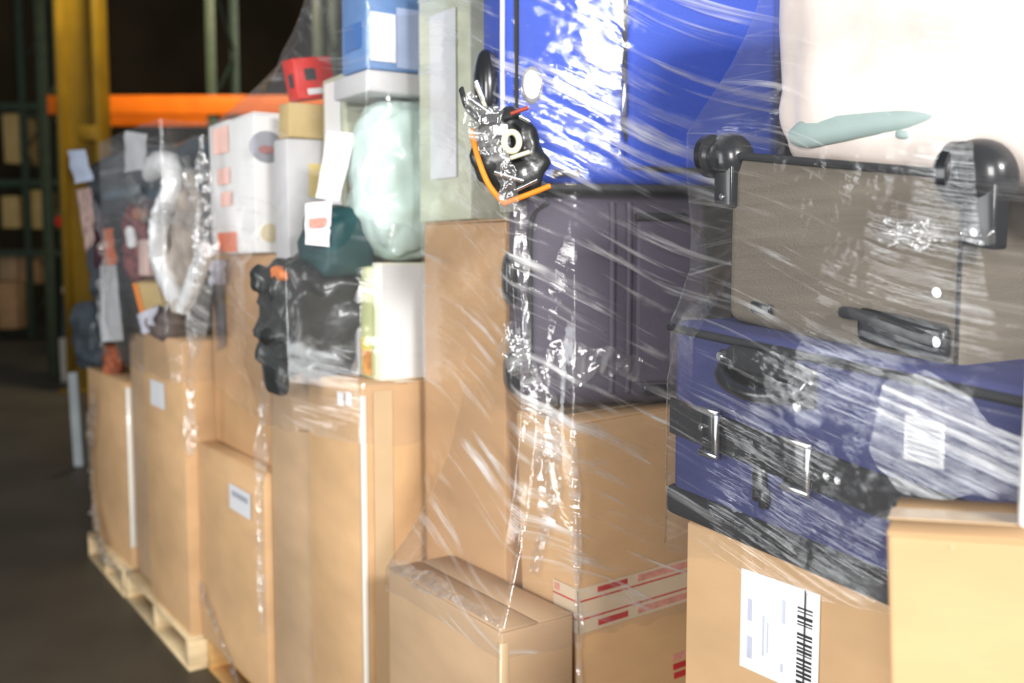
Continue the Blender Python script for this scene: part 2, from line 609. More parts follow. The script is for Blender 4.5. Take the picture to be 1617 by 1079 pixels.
# ------------------------------------------------------------------ the setting
def structure(o):
    o['kind'] = 'structure'
    return o

fl = structure(box_obj('floor', -16, -6, -0.1, 16, 26, 0, FLOORM))
tag(fl, 'dark stained concrete warehouse floor', 'floor')
wb = structure(box_obj('wall_back', -16, 25.6, 0, 16, 26, 9, WALLM))
tag(wb, 'dark brown far wall of the warehouse', 'wall')

# ------------------------------------------------------------------ cartons
def carton(label, loc, rot, W, D, H, material, name='cardboard_box', load=None, flaps=True, jit=0.003, group='cardboard boxes on the pallets', tape=True, flapmat=None, cat='box', bevel=0.005):
    M = TM(loc, rot)
    t = thing(name, label, cat, M, group)
    box_obj('body', 0, 0, 0, W, D, H, material, t, bevel=bevel, seg=2, jit=jit)
    if flaps:
        fm = flapmat or material
        g = 0.003
        if W >= D:
            box_obj('flap', 0.002, 0.002, H - 0.001, W - 0.002, D / 2 - g, H + 0.004, fm, t, bevel=0.0012, seg=1)
            box_obj('flap', 0.002, D / 2 + g, H - 0.001, W - 0.002, D - 0.002, H + 0.004, fm, t, bevel=0.0012, seg=1)
        else:
            box_obj('flap', 0.002, 0.002, H - 0.001, W / 2 - g, D - 0.002, H + 0.004, fm, t, bevel=0.0012, seg=1)
            box_obj('flap', W / 2 + g, 0.002, H - 0.001, W - 0.002, D - 0.002, H + 0.004, fm, t, bevel=0.0012, seg=1)
        if tape:
            if W >= D:
                box_obj('packing_tape', -0.0012, D / 2 - 0.025, H + 0.0035, W + 0.001, D / 2 + 0.025, H + 0.0052, PTAPE, t)
            else:
                box_obj('packing_tape', W / 2 - 0.025, -0.0012, H + 0.0035, W / 2 + 0.025, D + 0.001, H + 0.0052, PTAPE, t)
    if load is not None:
        foot(load, M, 0, 0, 0, W, D, H)
    return t, M

def plate(name, parent, face, a0, b0, a1, b1, material, out=0.0015, th=0.0012, at=0.0):
    """thin sheet on the front ('f', y=at) or left ('l', x=at) face; a runs right along the face, b is the height"""
    if face == 'f':
        return box_obj(name, a0, at - out - th, b0, a1, at - out, b1, material, parent)
    return box_obj(name, at - out - th, a0, b0, at - out, a1, b1, material, parent)

RT = 34.0            # frames whose front is the end face of a load
LT = RT - 90.0       # frames whose front is the aisle face

def pallet(label, M, W, D, wood, nb=7, H=0.135):
    """wooden pallet: W along local x, D along local y; stringers run along x, boards along y"""
    t = thing('wooden_pallet', label, 'pallet', M, 'pallets under the loads')
    dbt = 0.018
    bw = 0.095
    for k in range(nb):
        x = k * (W - bw) / (nb - 1)
        box_obj('deck_board', x, 0, H - dbt, x + bw, D, H, wood, t, bevel=0.002, seg=1, jit=0.0015)
    for k in range(3):
        y = k * (D - 0.04) / 2
        box_obj('stringer', 0.0, y, dbt, W, y + 0.04, H - dbt, wood, t, bevel=0.002, seg=1)
    for k in range(3):
        x = k * (W - bw) / 2
        box_obj('bottom_board', x, 0, 0, x + bw, D, dbt, wood, t, bevel=0.002, seg=1, jit=0.0012)
    return t

# ================================================================== LOAD 4 (nearest, right)
o4 = atY(1085, 900, 1.75)
Mx = TM((o4.x, o4.y, 0), (0, 0, LT))
pallet('wooden pallet under the navy and taupe suitcases', TM((o4.x, o4.y, 0), (0, 0, RT)) @ Matrix.Translation((0.0, -0.95, 0)), 1.0, 1.0, WOOD)
w4 = hit(Mx, 1425, 980).x
lb, Mlb = carton('tan cardboard box with white barcode label under the navy suitcase', (o4.x, o4.y, 0.137), (0, 0, LT), w4, 0.5, 1.13 - 0.137, CARD3, load=4)
p0, p1, p2 = hit(Mlb, 1174, 912), hit(Mlb, 1299, 930), hit(Mlb, 1178, 1053)
lx0, lx1, lz1, lz0 = p0.x, p1.x, (p0.z + p1.z) / 2 + 0.004, p2.z
lab = plate('shipping_label', lb, 'f', lx0, lz0, lx1, lz1, PAPER, out=0.004)
lab['label'] = 'white shipping label with a barcode down its right side'
def on_label(name, u0, v0, u1, v1, m, d=0.0055):
    W_, H_ = lx1 - lx0, lz1 - lz0
    return (lx0 + u0 * W_, -d - 0.0006, lz0 + v0 * H_, lx0 + u1 * W_, -d, lz0 + v1 * H_)
bm = bmesh.new()
v = 0.82
rb = random.Random(4)
while v > 0.10:
    h = rb.choice((0.010, 0.016, 0.024, 0.030))
    if not (0.60 < v < 0.64):
        bbox(bm, *on_label('', 0.74, v - h, 0.92, v, INK))
    v -= h + rb.choice((0.014, 0.022, 0.032))
bc = mesh_obj('barcode', bm, INK, lab)
bc['kind'] = 'stuff'
bm = bmesh.new()
for (u0, v0, u1, v1) in ((0.55, 0.60, 0.585, 0.83), (0.10, 0.50, 0.15, 0.72), (0.10, 0.12, 0.16, 0.34), (0.54, 0.12, 0.57, 0.2), (0.30, 0.2, 0.32, 0.6), (0.36, 0.25, 0.375, 0.55)):
    bbox(bm, *on_label('', u0, v0, u1, v1, INKG))
pr = mesh_obj('printed_lines', bm, mat('faint blue print', (0.55, 0.58, 0.72), var=0.15), lab)
pr['kind'] = 'stuff'
bm = bmesh.new()
bbox(bm, *on_label('', 0.825, 0.0, 0.84, 1.0, INK, d=0.0066))
mesh_obj('fold_line', bm, INK, lab)

q = Mx @ Vector((hit(Mx, 1432, 990).x, 0.015, 0.137))
ob, Mob = carton('narrow cardboard box squeezed beside the barcode-labelled box', q, (0, 0, LT), 0.22, 0.45, 1.095 - 0.137, CARD, load=4)

# navy suitcase lying flat, handle side to the aisle
def rivet(parent, x, z, y=0.0, r=0.0055, name='rivet'):
    return disc_obj(name, (x, y, z), 'y', r, 0.006, STEEL, parent, n=14, bevel=0.002)

pn = atY(1057, 806, 1.735)
NW, ND, NH = 0.74, 0.46, 0.335
NK = 0.085
nv = thing('suitcase', 'navy blue fabric suitcase lying flat with black strap and buckles', 'suitcase', TM(pn, (0, 0, LT)), 'wrapped suitcases')
Mn = TM(pn, (0, 0, LT)) @ SH(NK)
foot(4, Mn, 0, 0, 0.0, NW, ND, NH)
box_obj('shell', 0, 0, 0.0, NW, ND, NH, NAVY, nv, bevel=0.022, seg=4)
box_obj('bottom_trim', -0.006, -0.007, -0.004, NW + 0.006, ND + 0.006, 0.048, BLACKF, nv, bevel=0.012, seg=3)
tp = [(0.02, -0.001, NH - 0.012), (NW - 0.02, -0.001, NH - 0.012)]
tube_obj('top_piping', smoothpath([(-0.002, 0.03, NH - 0.02), (0.012, 0.0, NH - 0.016), (0.3, -0.002, NH - 0.016), (NW - 0.02, -0.002, NH - 0.016)], 5), 0.007, BLACKF, nv)
def hn(px, py):
    h = hit(Mn, px, py)
    return h.x, h.z
# strap
zb0, zb1 = hn(1075, 665)[1], hn(1075, 640)[1]
a = hn(1062, 655); b = hn(1330, 765); c = hn(1500, 815)
za, zb = a[1], (b[1] + c[1]) / 2
bm = bmesh.new()
def band(bm, pts, hw, th, y):
    ringprev = None
    for (x, z) in pts:
        ring = [bm.verts.new((x, y, z - hw)), bm.verts.new((x, y, z + hw)), bm.verts.new((x, y - th, z + hw)), bm.verts.new((x, y - th, z - hw))]
        if ringprev:
            for j in range(4):
                bm.faces.new((ringprev[j], ringprev[(j + 1) % 4], ring[(j + 1) % 4], ring[j]))
        else:
            bm.faces.new(ring)
        ringprev = ring
    bm.faces.new(ringprev[::-1])
zs = lambda x: za + (zb - za) * min(1, max(0, x / 0.42))
bpts = [(x, zs(x)) for x in [0.004 + i * (NW - 0.01) / 24 for i in range(25)]]
band(bm, bpts, 0.030, 0.006, 0.0)
strap = mesh_obj('strap', bm, BLACKF, nv)
for px, wd in ((1130, 0.036), (1268, 0.050)):
    x = hn(px, 700)[0]
    bk = box_obj('buckle', x - wd / 2, -0.016, zs(x) - 0.035, x + wd / 2, -0.005, zs(x) + 0.035, BLACK, nv, bevel=0.004)
    for sgn in (-1, 1):
        box_obj('buckle_bar', x - wd / 2 - 0.004, -0.020, zs(x) + sgn * 0.036 - 0.005, x + wd / 2 + 0.004, -0.010, zs(x) + sgn * 0.036 + 0.005, STEEL, bk, bevel=0.003)
    box_obj('buckle_tongue', x + wd / 2 - 0.006, -0.022, zs(x) - 0.034, x + wd / 2 + 0.006, -0.014, zs(x) + 0.034, STEEL, bk, bevel=0.002)
for px in (1112, 1312, 1330):
    x = hn(px, 700)[0]
    rivet(nv, x, zs(x), -0.008)
# hanging pull tab
x = hn(1205, 790)[0]
z1 = zs(x) - 0.028
tabp = box_obj('pull_tab', x - 0.016, -0.012, z1 - 0.055, x + 0.012, -0.002, z1 + 0.004, BLACK, nv, bevel=0.005)
box_obj('pull_loop', x + 0.004, -0.018, z1 - 0.06, x + 0.02, -0.004, z1 - 0.03, BLACK, tabp, bevel=0.004)
# carry handle
h0 = hn(1140, 555); h1 = hn(1292, 640)
hx0, hx1 = h0[0], h1[0]
hz1 = hn(1150, 560)[1] + 0.008
hz0 = hn(1270, 655)[1]
plate_ = box_obj('handle_plate', hx0, -0.010, hz0 + 0.012, hx1, 0.0, hz1, BLACK, nv, bevel=0.006, seg=3)
hs = [(hx0 + 0.018, -0.010, hz0 + 0.05), (hx0 + 0.03, -0.028, hz0 + 0.030), ((hx0 + hx1) / 2, -0.040, hz0 + 0.020), (hx1 - 0.03, -0.028, hz0 + 0.030), (hx1 - 0.018, -0.010, hz0 + 0.05)]
tube_obj('carry_handle', smoothpath(hs, 6), 0.012, BLACK, nv, n=10)
box_obj('handle_grip', hx0 + 0.035, -0.030, hz0 + 0.045, hx1 - 0.03, -0.008, hz0 + 0.085, BLACKF, nv, bevel=0.009, seg=3)
for (x, z) in ((hx0 + 0.006, hz1 - 0.012), (hx0 + 0.010, hz0 + 0.045), (hx1 - 0.010, hz0 + 0.05), (hx1 - 0.03, hz0 + 0.012)):
    rivet(nv, x, z, -0.011, 0.0075)
foot(4, Mn, hx0 - 0.005, -0.052, hz0, hx1 + 0.005, 0, hz0 + 0.09)
foot(4, Mn, 0.02, -0.024, 0.02, 0.3, 0.0, 0.24)
# paper sticker with a bold letter-like print, seen through the film
s0 = hn(1432, 655); s1 = hn(1492, 742)
stk = box_obj('paper_sticker', s0[0], -0.004, s1[1], s1[0], -0.002, s0[1], PAPERG, nv)
bm = bmesh.new()
for k in range(6):
    z = s1[1] + (s0[1] - s1[1]) * (0.12 + k * 0.13)
    bbox(bm, s0[0] + 0.006, -0.0052, z, s1[0] - 0.006, -0.0042, z + 0.004)
ln = mesh_obj('printed_lines', bm, INKG, stk)
ln['kind'] = 'stuff'

sagged(nv, NK)

# taupe suitcase lying on the navy one, wheel end to the aisle
pt = atY(1146, 505, 1.735)
TW, TD, TH = 0.435, 0.58, 0.285
TK = 0.14
ta = thing('suitcase', 'taupe grey suitcase with black wheels lying on the navy suitcase', 'suitcase', TM(pt, (0, 0, LT)), 'wrapped suitcases')
Mt = TM(pt, (0, 0, LT)) @ SH(TK)
foot(4, Mt, 0.0, 0, 0, TW, TD, TH)
box_obj('shell', 0, 0, 0, TW, TD, TH, TAUPE, ta, bevel=0.02, seg=4)
bm = bmesh.new()
tube(bm, smoothpath([(0.0, 0.3, TH - 0.004), (0.004, 0.012, TH - 0.006), (0.03, -0.002, TH - 0.006), (TW - 0.03, -0.002, TH - 0.006), (TW - 0.004, 0.012, TH - 0.006), (TW, 0.3, TH - 0.004)], 5), 0.0065, 8)
mesh_obj('piping', bm, BLACKF, ta, smooth=True)
tube_obj('corner_seam', [(TW - 0.004, -0.001, 0.012), (TW - 0.004, -0.001, TH - 0.05)], 0.0028, BLACKF, ta)
def wheel(px, py, big):
    h = hit(Mt, px, py)
    x, z = h.x, h.z
    r = 0.040 * big
    br = box_obj('wheel_bracket', x - 0.002, -0.014, z - 0.085 * big, x + 0.042 * big, 0.02, z + 0.01, BLACK, ta, bevel=0.006, seg=3)
    hs_ = blob_obj('wheel_housing', (x + 0.012, 0.012, z), (0.040 * big, 0.036, r), BLACK, ta, power=2.2, amp=0.001, nu=36, nv=22)
    wh = disc_obj('wheel', (x - 0.006, -0.014, z - 0.002), 'x', r * 0.92, 0.036, BLACK, ta, n=28, bevel=0.012)
    disc_obj('wheel_hub', (x - 0.024, -0.014, z - 0.002), 'x', r * 0.45, 0.006, BLACKF, wh, n=20, bevel=0.002)
    foot(4, Mt, x - 0.036, -0.042, z - 0.035, x + 0.03, 0.0, z + 0.035)
    rivet(br, x + 0.020, z - 0.068 * big, -0.015, 0.005)
wheel(1137, 246, 1.0)
wheel(1530, 272, 1.15)
# side grip along the lower edge
g0 = hit(Mt, 1362, 520); g1 = hit(Mt, 1505, 545)
bm = bmesh.new()
bbox(bm, g0.x, -0.016, g1.z - 0.024, g1.x, 0.0, g1.z + 0.026, bevel=0.012, seg=4)
gp = mesh_obj('grip_plate', bm, BLACK, ta, smooth=True)
tube_obj('grip_bar', smoothpath([(g0.x - 0.03, -0.008, g1.z + 0.012), (g0.x + 0.02, -0.024, g1.z + 0.016), (g1.x - 0.05, -0.024, g1.z + 0.006), (g1.x - 0.02, -0.014, g1.z)], 5), 0.009, BLACKF, ta)
rivet(ta, g1.x - 0.014, g1.z + 0.002, -0.018, 0.0065)
h = hit(Mt, 1481, 462)
rivet(ta, h.x, h.z, -0.002, 0.0065)
h = hit(Mt, 1205, 488)
box_obj('latch', h.x - 0.02, -0.010, h.z - 0.008, h.x + 0.022, 0.0, h.z + 0.010, BLACK, ta, bevel=0.003)

sagged(ta, TK)

# white puffy bag on the taupe suitcase
pw_ = atY(1236, 252, 1.66)
WK = 0.12
wbag = thing('plastic_bag', 'white pinkish puffy plastic bag on top of the taupe suitcase', 'bag', TM(pw_, (0, 0, LT)))
Mw = TM(pw_, (0, 0, LT)) @ SH(WK)
foot(4, Mw, 0.0, 0.0, 0.02, 0.54, 0.42, 0.44)
blob_obj('bag_body', (0.255, 0.19, 0.215), (0.30, 0.205, 0.235), WHITEBAG, wbag, power=6.5, amp=0.016, freq=6.0, seed=3.0, crease=0.02, nu=72, nv=44)
f0 = hit(Mw, 1244, 216, 1, -0.012); f1 = hit(Mw, 1482, 178, 1, -0.012)
fp = [Vector((f0.x + (f1.x - f0.x) * k / 16, -0.006, f0.z + (f1.z - f0.z) * k / 16 + 0.004 * math.sin(k / 16 * math.pi))) for k in range(17)]
fb = tube_obj('fold_shade', fp, [0.004 + 0.021 * math.sin(min(1, (k + 0.6) / 3.2) * math.pi / 2) * math.cos(max(0, (k - 12) / 4.4) * math.pi / 2) ** 0.5 * (1 - 0.2 * k / 16) for k in range(17)], BAGSHADE, wbag, n=18, flat=0.45)  # added band: shade of the fold put into its grey-green colour
fb['label'] = 'grey-green band painted as the fold shade across the white bag'
h = hit(Mw, 1425, 212, 1, -0.01)
blob_obj('crease_button', (h.x, -0.006, h.z), (0.014, 0.007, 0.008), BAGSHADE, wbag, amp=0.0, nu=16, nv=10)
sagged(wbag, WK)

# ================================================================== LOAD 5 (cut by the right edge)
a5 = atY(1508, 856, 1.02)
b5, M5 = carton('tan cardboard box cut off by the right edge of the picture', (a5.x, a5.y, 0.0), (0, -3.0, -25), 0.42, 0.17, a5.z, CARD, group='cardboard boxes on the pallets', flaps=True)
sheet_obj('torn_flap', [M5.inverted() @ atY(1496, 858, 1.03), M5.inverted() @ atY(1525, 845, 1.03), M5.inverted() @ atY(1528, 866, 1.02), M5.inverted() @ atY(1500, 862, 1.02)], EDGE, b5, th=0.004, bulge=0.003, n=4)
pb = atY(1608, 842, 1.045)
wbrd, _ = carton('thin white board standing at the right edge above the cut-off box', pb + Vector((0, 0, 0.006)), (0, 0, -25), 0.25, 0.02, 0.20, WHITECARD, name='foam_board', flaps=False, group=None, cat='board', bevel=0.004)

# ================================================================== LOAD 3 (middle)
c3 = atY(905, 668, 2.15)
Mt3 = TM((c3.x, c3.y, 0.137), (0, -2.2, RT))
H3 = c3.z - 0.137
D3 = hit(Mt3, 792, 660, 0, 0).y
tb, Mtb = carton('tall cardboard box with red-printed tape under the plum suitcase', (c3.x + 0.035, c3.y, 0.137), (0, -2.2, RT), 0.40, D3, H3, CARD, load=3)
# printed kraft tape round the corner
def htf(px, py):
    h = hit(Mtb, px, py)
    return h
cz1, cz0 = htf(930, 925).z, htf(935, 995).z
wz = cz1 - cz0
tpf = plate('printed_tape', tb, 'f', -0.002, cz0, 0.398, cz1, KTAPE, out=0.0035)
tpf['label'] = 'beige packing tape printed with red lines and blocks'
tl_ = plate('printed_tape', tb, 'l', -0.002, cz0, 0.085, cz1, KTAPE, out=0.0035)
def on_tape(par, face, items, m, nm):
    bm = bmesh.new()
    for (a0, b0, a1, b1) in items:
        z0_, z1_ = cz0 + wz * b0, cz0 + wz * b1
        if face == 'f':
            bbox(bm, a0, -0.0056, z0_, a1, -0.0047, z1_)
        else:
            bbox(bm, -0.0056, a0, z0_, -0.0047, a1, z1_)
    return mesh_obj(nm, bm, m, par)
on_tape(tpf, 'f', [(0.0, 0.70, 0.398, 0.735)], RED, 'red_line')
on_tape(tpf, 'f', [(0.0, 0.30, 0.398, 0.335)], RED, 'red_line')
on_tape(tpf, 'f', [(0.05, 0.82, 0.135, 0.94)], RED, 'red_block')
on_tape(tpf, 'f', [(0.05, 0.08, 0.135, 0.21)], RED, 'red_block')
on_tape(tpf, 'f', [(0.165, 0.80, 0.33, 0.95)], PINK, 'printed_words')
on_tape(tpf, 'f', [(0.165, 0.07, 0.33, 0.22)], PINK, 'printed_words')
on_tape(tl_, 'l', [(0.0, 0.70, 0.085, 0.735)], RED, 'red_line')
on_tape(tl_, 'l', [(0.0, 0.30, 0.085, 0.335)], RED, 'red_line')
on_tape(tl_, 'l', [(0.06, 0.80, 0.08, 0.95)], PINK, 'printed_words')
h0 = htf(1060, 1035); h1 = htf(1084, 1075)
for k in range(3):
    zz = h0.z - k * 0.022
    plate('red_stamp', tb, 'f', h0.x + 0.002 * k, zz - 0.014, 0.385, zz, RED if k else PINK, out=0.0035)

# low box at the corner of the load
cl = atY(792, 1000, 2.015)
Ml = TM((cl.x, cl.y, 0.137), (0, 0, RT))
DL = hit(Ml, 611, 872, 0, 0).y
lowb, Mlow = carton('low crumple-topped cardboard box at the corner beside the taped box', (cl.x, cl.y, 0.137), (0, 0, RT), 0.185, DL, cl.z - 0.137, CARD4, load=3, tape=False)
box_obj('corner_tape', -0.002, -0.0025, 0.2, 0.018, 0.012, cl.z - 0.16, PTAPE, lowb, bevel=0.001, seg=1)

# tall brown box behind
u = Vector((-math.sin(R(RT)), math.cos(R(RT)), 0))
n_ = Vector((math.cos(R(RT)), math.sin(R(RT)), 0))
base3 = Vector((cl.x, cl.y, 0)) + n_ * 0.192
Mb = TM(base3, (0, 0, RT))
y0b = hit(Mb, 797, 500, 0, 0).y
y1b = hit(Mb, 670, 500, 0, 0).y
zt = atY(700, 352, 2.55).z
rootb = base3 + u * y0b
brb, Mbr = carton('tall brown cardboard box left of the plum suitcase under streaky film', (rootb.x, rootb.y, 0.137), (0, 0, RT), 0.30, y1b - y0b, zt - 0.137, CARD2, load=3)
pallet('wooden pallet under the taped box and the low box', TM((cl.x, cl.y, 0), (0, 0, RT)) @ Matrix.Translation((0.0, -0.35, 0)), 1.0, 1.0, WOOD)
gy0 = hit(Mb, 742, 200, 0, 0).y
rootg = base3 + u * gy0
gb, Mg = carton('pale sage green carton standing on the tall brown box', (rootg.x, rootg.y, zt + 0.006), (0, 0, RT), 0.22, y1b - gy0 + 0.02, 0.62, PALEGREEN, name='sage_carton', load=3, group=None, tape=False)
s0 = hit(Mg, 681, 40, 0, 0); s1 = hit(Mg, 722, 40, 0, 0); s2 = hit(Mg, 700, 282, 0, 0)
plate('paper_strip', gb, 'l', s1.y, s2.z, s0.y, s0.z + 0.02, PAPERG, out=0.004)

# plum upright suitcase on the taped box
pp = atY(832, 652, 2.19)
PW, PD, PH = 0.43, 0.20, 0.47
Mp = TM((pp.x, pp.y, pp.z + 0.008), (0, 0, 14))
pl = thing('suitcase', 'dark plum grey upright suitcase under the bright blue suitcase', 'suitcase', Mp, 'wrapped suitcases')
foot(3, Mp, 0, 0, 0, PW, PD, PH)
foot(3, Mp, 0.2, -0.020, 0.03, 0.38, 0.0, PH - 0.03)
box_obj('shell', 0, 0, 0, PW, PD, PH, PLUM, pl, bevel=0.045, seg=6)
def hp(px, py, y=0.0):
    h = hit(Mp, px, py, 1, y)
    return h.x, h.z
for px in (966, 992):
    x = hp(px, 450)[0]
    tube_obj('rib', [(x, 0.001, 0.03), (x, -0.004, 0.08), (x, -0.004, PH - 0.07), (x, 0.001, PH - 0.02)], 0.0075, PLUM, pl)
a = hp(1000, 345); b = hp(1112, 360)
px0, px1, pz1 = a[0] + 0.004, b[0], a[1]
pk = box_obj('front_pocket', px0, -0.012, 0.05, px1, 0.01, pz1 - 0.004, PLUM, pl, bevel=0.010, seg=3)
tube_obj('pocket_piping', smoothpath([(px0, -0.006, pz1), (px1 - 0.07, -0.010, pz1 - 0.002), (px1 - 0.022, -0.010, pz1 - 0.025), (px1, -0.010, pz1 - 0.08), (px1 + 0.002, -0.008, 0.08)], 6), 0.006, BLACKF, pl)
box_obj('zip_flap', px0 - 0.002, -0.018, pz1 - 0.004, px1 - 0.05, 0.0, pz1 + 0.012, BLACKF, pl, bevel=0.004)
tube_obj('edge_piping', smoothpath([(0.012, 0.012, 0.06), (0.010, 0.010, PH / 2), (0.012, 0.012, PH - 0.07), (0.05, 0.006, PH - 0.02)], 6), 0.006, BLACKF, pl)
hq = hp(800, 385, 0.1)
blob_obj('side_handle', (-0.010, PD * 0.55, PH * 0.60), (0.020, 0.028, 0.06), BLACK, pl, power=2.6, amp=0.004, nu=24, nv=14)
blob_obj('side_foot', (-0.006, PD * 0.5, 0.07), (0.022, 0.04, 0.05), BLACK, pl, power=2.4, amp=0.006, nu=24, nv=14)
box_obj('corner_guard', 0.27, -0.004, 0.02, 0.36, 0.01, 0.045, BLACK, pl, bevel=0.004)

# bright blue upright suitcase on the plum one
pbq = atY(793, 292, 2.15)
Mbl = TM((pbq.x, pbq.y, pp.z + 0.008 + PH + 0.003), (0, 0, 11))
BW = hit(Mbl, 1238, 200).x
BD, BH = 0.27, 0.70
bl = thing('suitcase', 'bright blue upright suitcase with front pocket and oval badge', 'suitcase', Mbl, 'wrapped suitcases')
foot(3, Mbl, 0, 0, 0, BW, BD, BH)
foot(3, Mbl, 0.25, -0.026, 0.02, BW - 0.03, 0.0, BH - 0.06)
box_obj('shell', 0, 0, 0.01, BW, BD, BH, BLUE, bl, bevel=0.04, seg=6)
def hb(px, py, y=0.0):
    h = hit(Mbl, px, py, 1, y)
    return h.x, h.z
a = hb(986, 100)[0]; b = hb(1112, 266)
pk = box_obj('front_pocket', a, -0.022, b[1] - 0.004, BW - 0.03, 0.01, BH - 0.08, BLUE, bl, bevel=0.018, seg=4)
tube_obj('pocket_piping', smoothpath([(a - 0.002, -0.008, BH - 0.1), (a - 0.002, -0.010, b[1] + 0.13), (a, -0.010, b[1] + 0.075), (a + 0.03, -0.010, b[1] + 0.012), (a + 0.09, -0.012, b[1] - 0.004), (BW - 0.05, -0.010, b[1] - 0.004)], 6), 0.0055, BLACKF, bl)
x = hb(975, 170)
box_obj('zip_pull', a - 0.012, -0.026, x[1] - 0.02, a, -0.012, x[1] + 0.05, STEEL, bl, bevel=0.003)
x = hb(790, 100)[0]
tube_obj('side_zip', [(0.030, -0.001, 0.09), (0.030, -0.003, 0.2), (0.030, -0.003, BH - 0.1)], 0.005, BLACKF, bl)
tube_obj('edge_piping', [(0.006, 0.02, 0.06), (0.004, 0.018, 0.3), (0.006, 0.02, BH - 0.06)], 0.006, GREYBOARD, bl)
bd = hb(839, 135)
bdg = disc_obj('oval_badge', (bd[0], -0.004, bd[1]), 'y', 0.02, 0.008, BLACK, bl, n=28, sx=1.15, sz=1.9, bevel=0.002)
disc_obj('badge_face', (bd[0] - 0.001, -0.009, bd[1]), 'y', 0.0155, 0.004, PAPER, bdg, n=28, sx=1.1, sz=1.9, bevel=0.001)
x = hb(895, 274)
box_obj('rubber_foot', x[0] - 0.03, -0.008, x[1] - 0.006, x[0] + 0.03, 0.01, x[1] + 0.008, BLACK, bl, bevel=0.004)
box_obj('base_trim', 0.02, 0.0, 0.0, BW - 0.02, BD - 0.02, 0.014, BLACKF, bl, bevel=0.003)
blob_obj('side_handle', (-0.02, 0.09, hb(760, 130)[1]), (0.028, 0.05, 0.085), BLACK, bl, power=2.4, amp=0.006, nu=28, nv=18)
tube_obj('handle_wire', [(-0.045, 0.06, hb(760, 150)[1] + 0.03), (-0.03, 0.03, hb(760, 150)[1] - 0.02)], 0.004, BONE, bl)

# black pouch wedged at the lower left corner of the blue suitcase
pc = atY(812, 245, 2.06)
Mpo = TM(pc, (0, 0, 8))
po = thing('black_pouch', 'crumpled black pouch with buckles and orange cord beside the blue suitcase', 'pouch', Mpo)
blob_obj('pouch_body', (0, 0.03, 0), (0.075, 0.036, 0.085), BLACKBAG, po, power=2.3, amp=0.02, freq=14, seed=5, crease=0.02)
def hpo(px, py, y=-0.03):
    h = hit(Mpo, px, py, 1, y)
    return Vector((h.x, y, h.z))
tube_obj('orange_cord', smoothpath([hpo(744, 205, 0.0), hpo(755, 250, -0.02), hpo(772, 292, -0.03), hpo(796, 322, -0.03)], 5) + smoothpath([hpo(797, 321, -0.03), hpo(830, 309, -0.03), hpo(868, 294, -0.02)], 5)[1:], 0.0058, ORANGE, po)
ringc = hpo(808, 224, -0.022)
tube_obj('ring', [ringc + Vector((math.cos(t) * 0.015, 0, math.sin(t) * 0.019)) for t in [2 * math.pi * k / 20 for k in range(20)]], 0.0068, BONE, po, closed=True)
box_obj('buckle', *(hpo(790, 205, -0.03) + Vector((-0.014, 0, -0.010))), *(hpo(790, 205, -0.03) + Vector((0.016, 0.012, 0.012))), PAPER, po, bevel=0.004)
for (q0, q1) in (((806, 250), (836, 240)), ((815, 300), (848, 284)), ((780, 272), (826, 286)), ((752, 128), (764, 158)), ((820, 184), (836, 192)), ((775, 180), (740, 155))):
    tube_obj('metal_clip', [hpo(*q0), hpo(*q1)], 0.0045, BONE if q0[1] % 4 else STEEL, po)
tube_obj('red_tie', [hpo(806, 180), hpo(834, 170)], 0.004, mat('dark red cord', (0.35, 0.05, 0.03)), po)
tube_obj('strap', smoothpath([hpo(728, 140, 0.02), hpo(738, 170, 0.0), hpo(760, 190, -0.02), hpo(790, 196, -0.03)], 5), 0.008, BLACKF, po, flat=0.5)

# ================================================================== LOAD 2
c2 = atY(572, 612, 2.62)
Mc = TM((c2.x, c2.y, 0.137), (0, 0, RT))
DA = hit(Mc, 486, 592, 0, 0).y
kb, Mk = carton('cardboard box with two small white stickers under the white game boxes', (c2.x, c2.y, 0.137), (0, 0, RT), 0.26, DA, c2.z - 0.137, CARD, load=2)
for px in (540, 553):
    a = hit(Mk, px - 5, 618, 0, 0); b = hit(Mk, px + 5, 642, 0, 0)
    plate('white_sticker', kb, 'l', b.y, b.z, a.y, a.z, PAPER, out=0.004)
plate('clear_tape', kb, 'f', 0.03, 0.0, 0.085, c2.z - 0.15, PTAPE, out=0.003)
box_obj('corner_tape', -0.003, -0.003, 0.05, 0.010, 0.012, c2.z - 0.16, mat('shiny white tape', (0.8, 0.76, 0.68), rough=0.2, var=0.05, coat=0.5), kb, bevel=0.001, seg=1)
e2 = Vector((c2.x, c2.y, 0)) + u * (DA + 0.008) + n_ * 0.012
Me = TM(e2, (0, 0, RT))
DB = hit(Me, 427, 650, 0, 0).y
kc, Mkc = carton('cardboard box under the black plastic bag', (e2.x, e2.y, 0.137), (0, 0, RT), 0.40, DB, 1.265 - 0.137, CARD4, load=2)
e3 = e2 + u * (DB + 0.015) + n_ * -0.02
Me3 = TM(e3, (0, 0, RT))
DC = 0.695
ke, Mke = carton('wide low cardboard box with a white label at the pallet corner', (e3.x, e3.y, 0.137), (0, 0, RT), 0.5, DC, 0.885 - 0.137, CARD, load=2)
a = hit(Mke, 364, 762, 0, 0); b = hit(Mke, 398, 822, 0, 0)
lw_ = plate('paper_label', ke, 'l', b.y, b.z, a.y, a.z, PAPERG, out=0.004)
box_obj('printed_patch', -0.0065, b.y + 0.02, b.z + 0.05, -0.0055, a.y - 0.03, a.z - 0.02, INKG, lw_)
e4 = e3 + n_ * 0.06 + u * 0.02
Me4 = TM(e4, (0, 0, RT))
DD = 0.665
kf, Mkf = carton('brown cardboard box under the large white carton', (e4.x, e4.y, 0.893), (0, 0, RT), 0.42, DD, 0.70, CARD2, load=2)
def on4(px, py, x=-0.012):
    return Mkf @ hit(Mkf, px, py, 0, x)
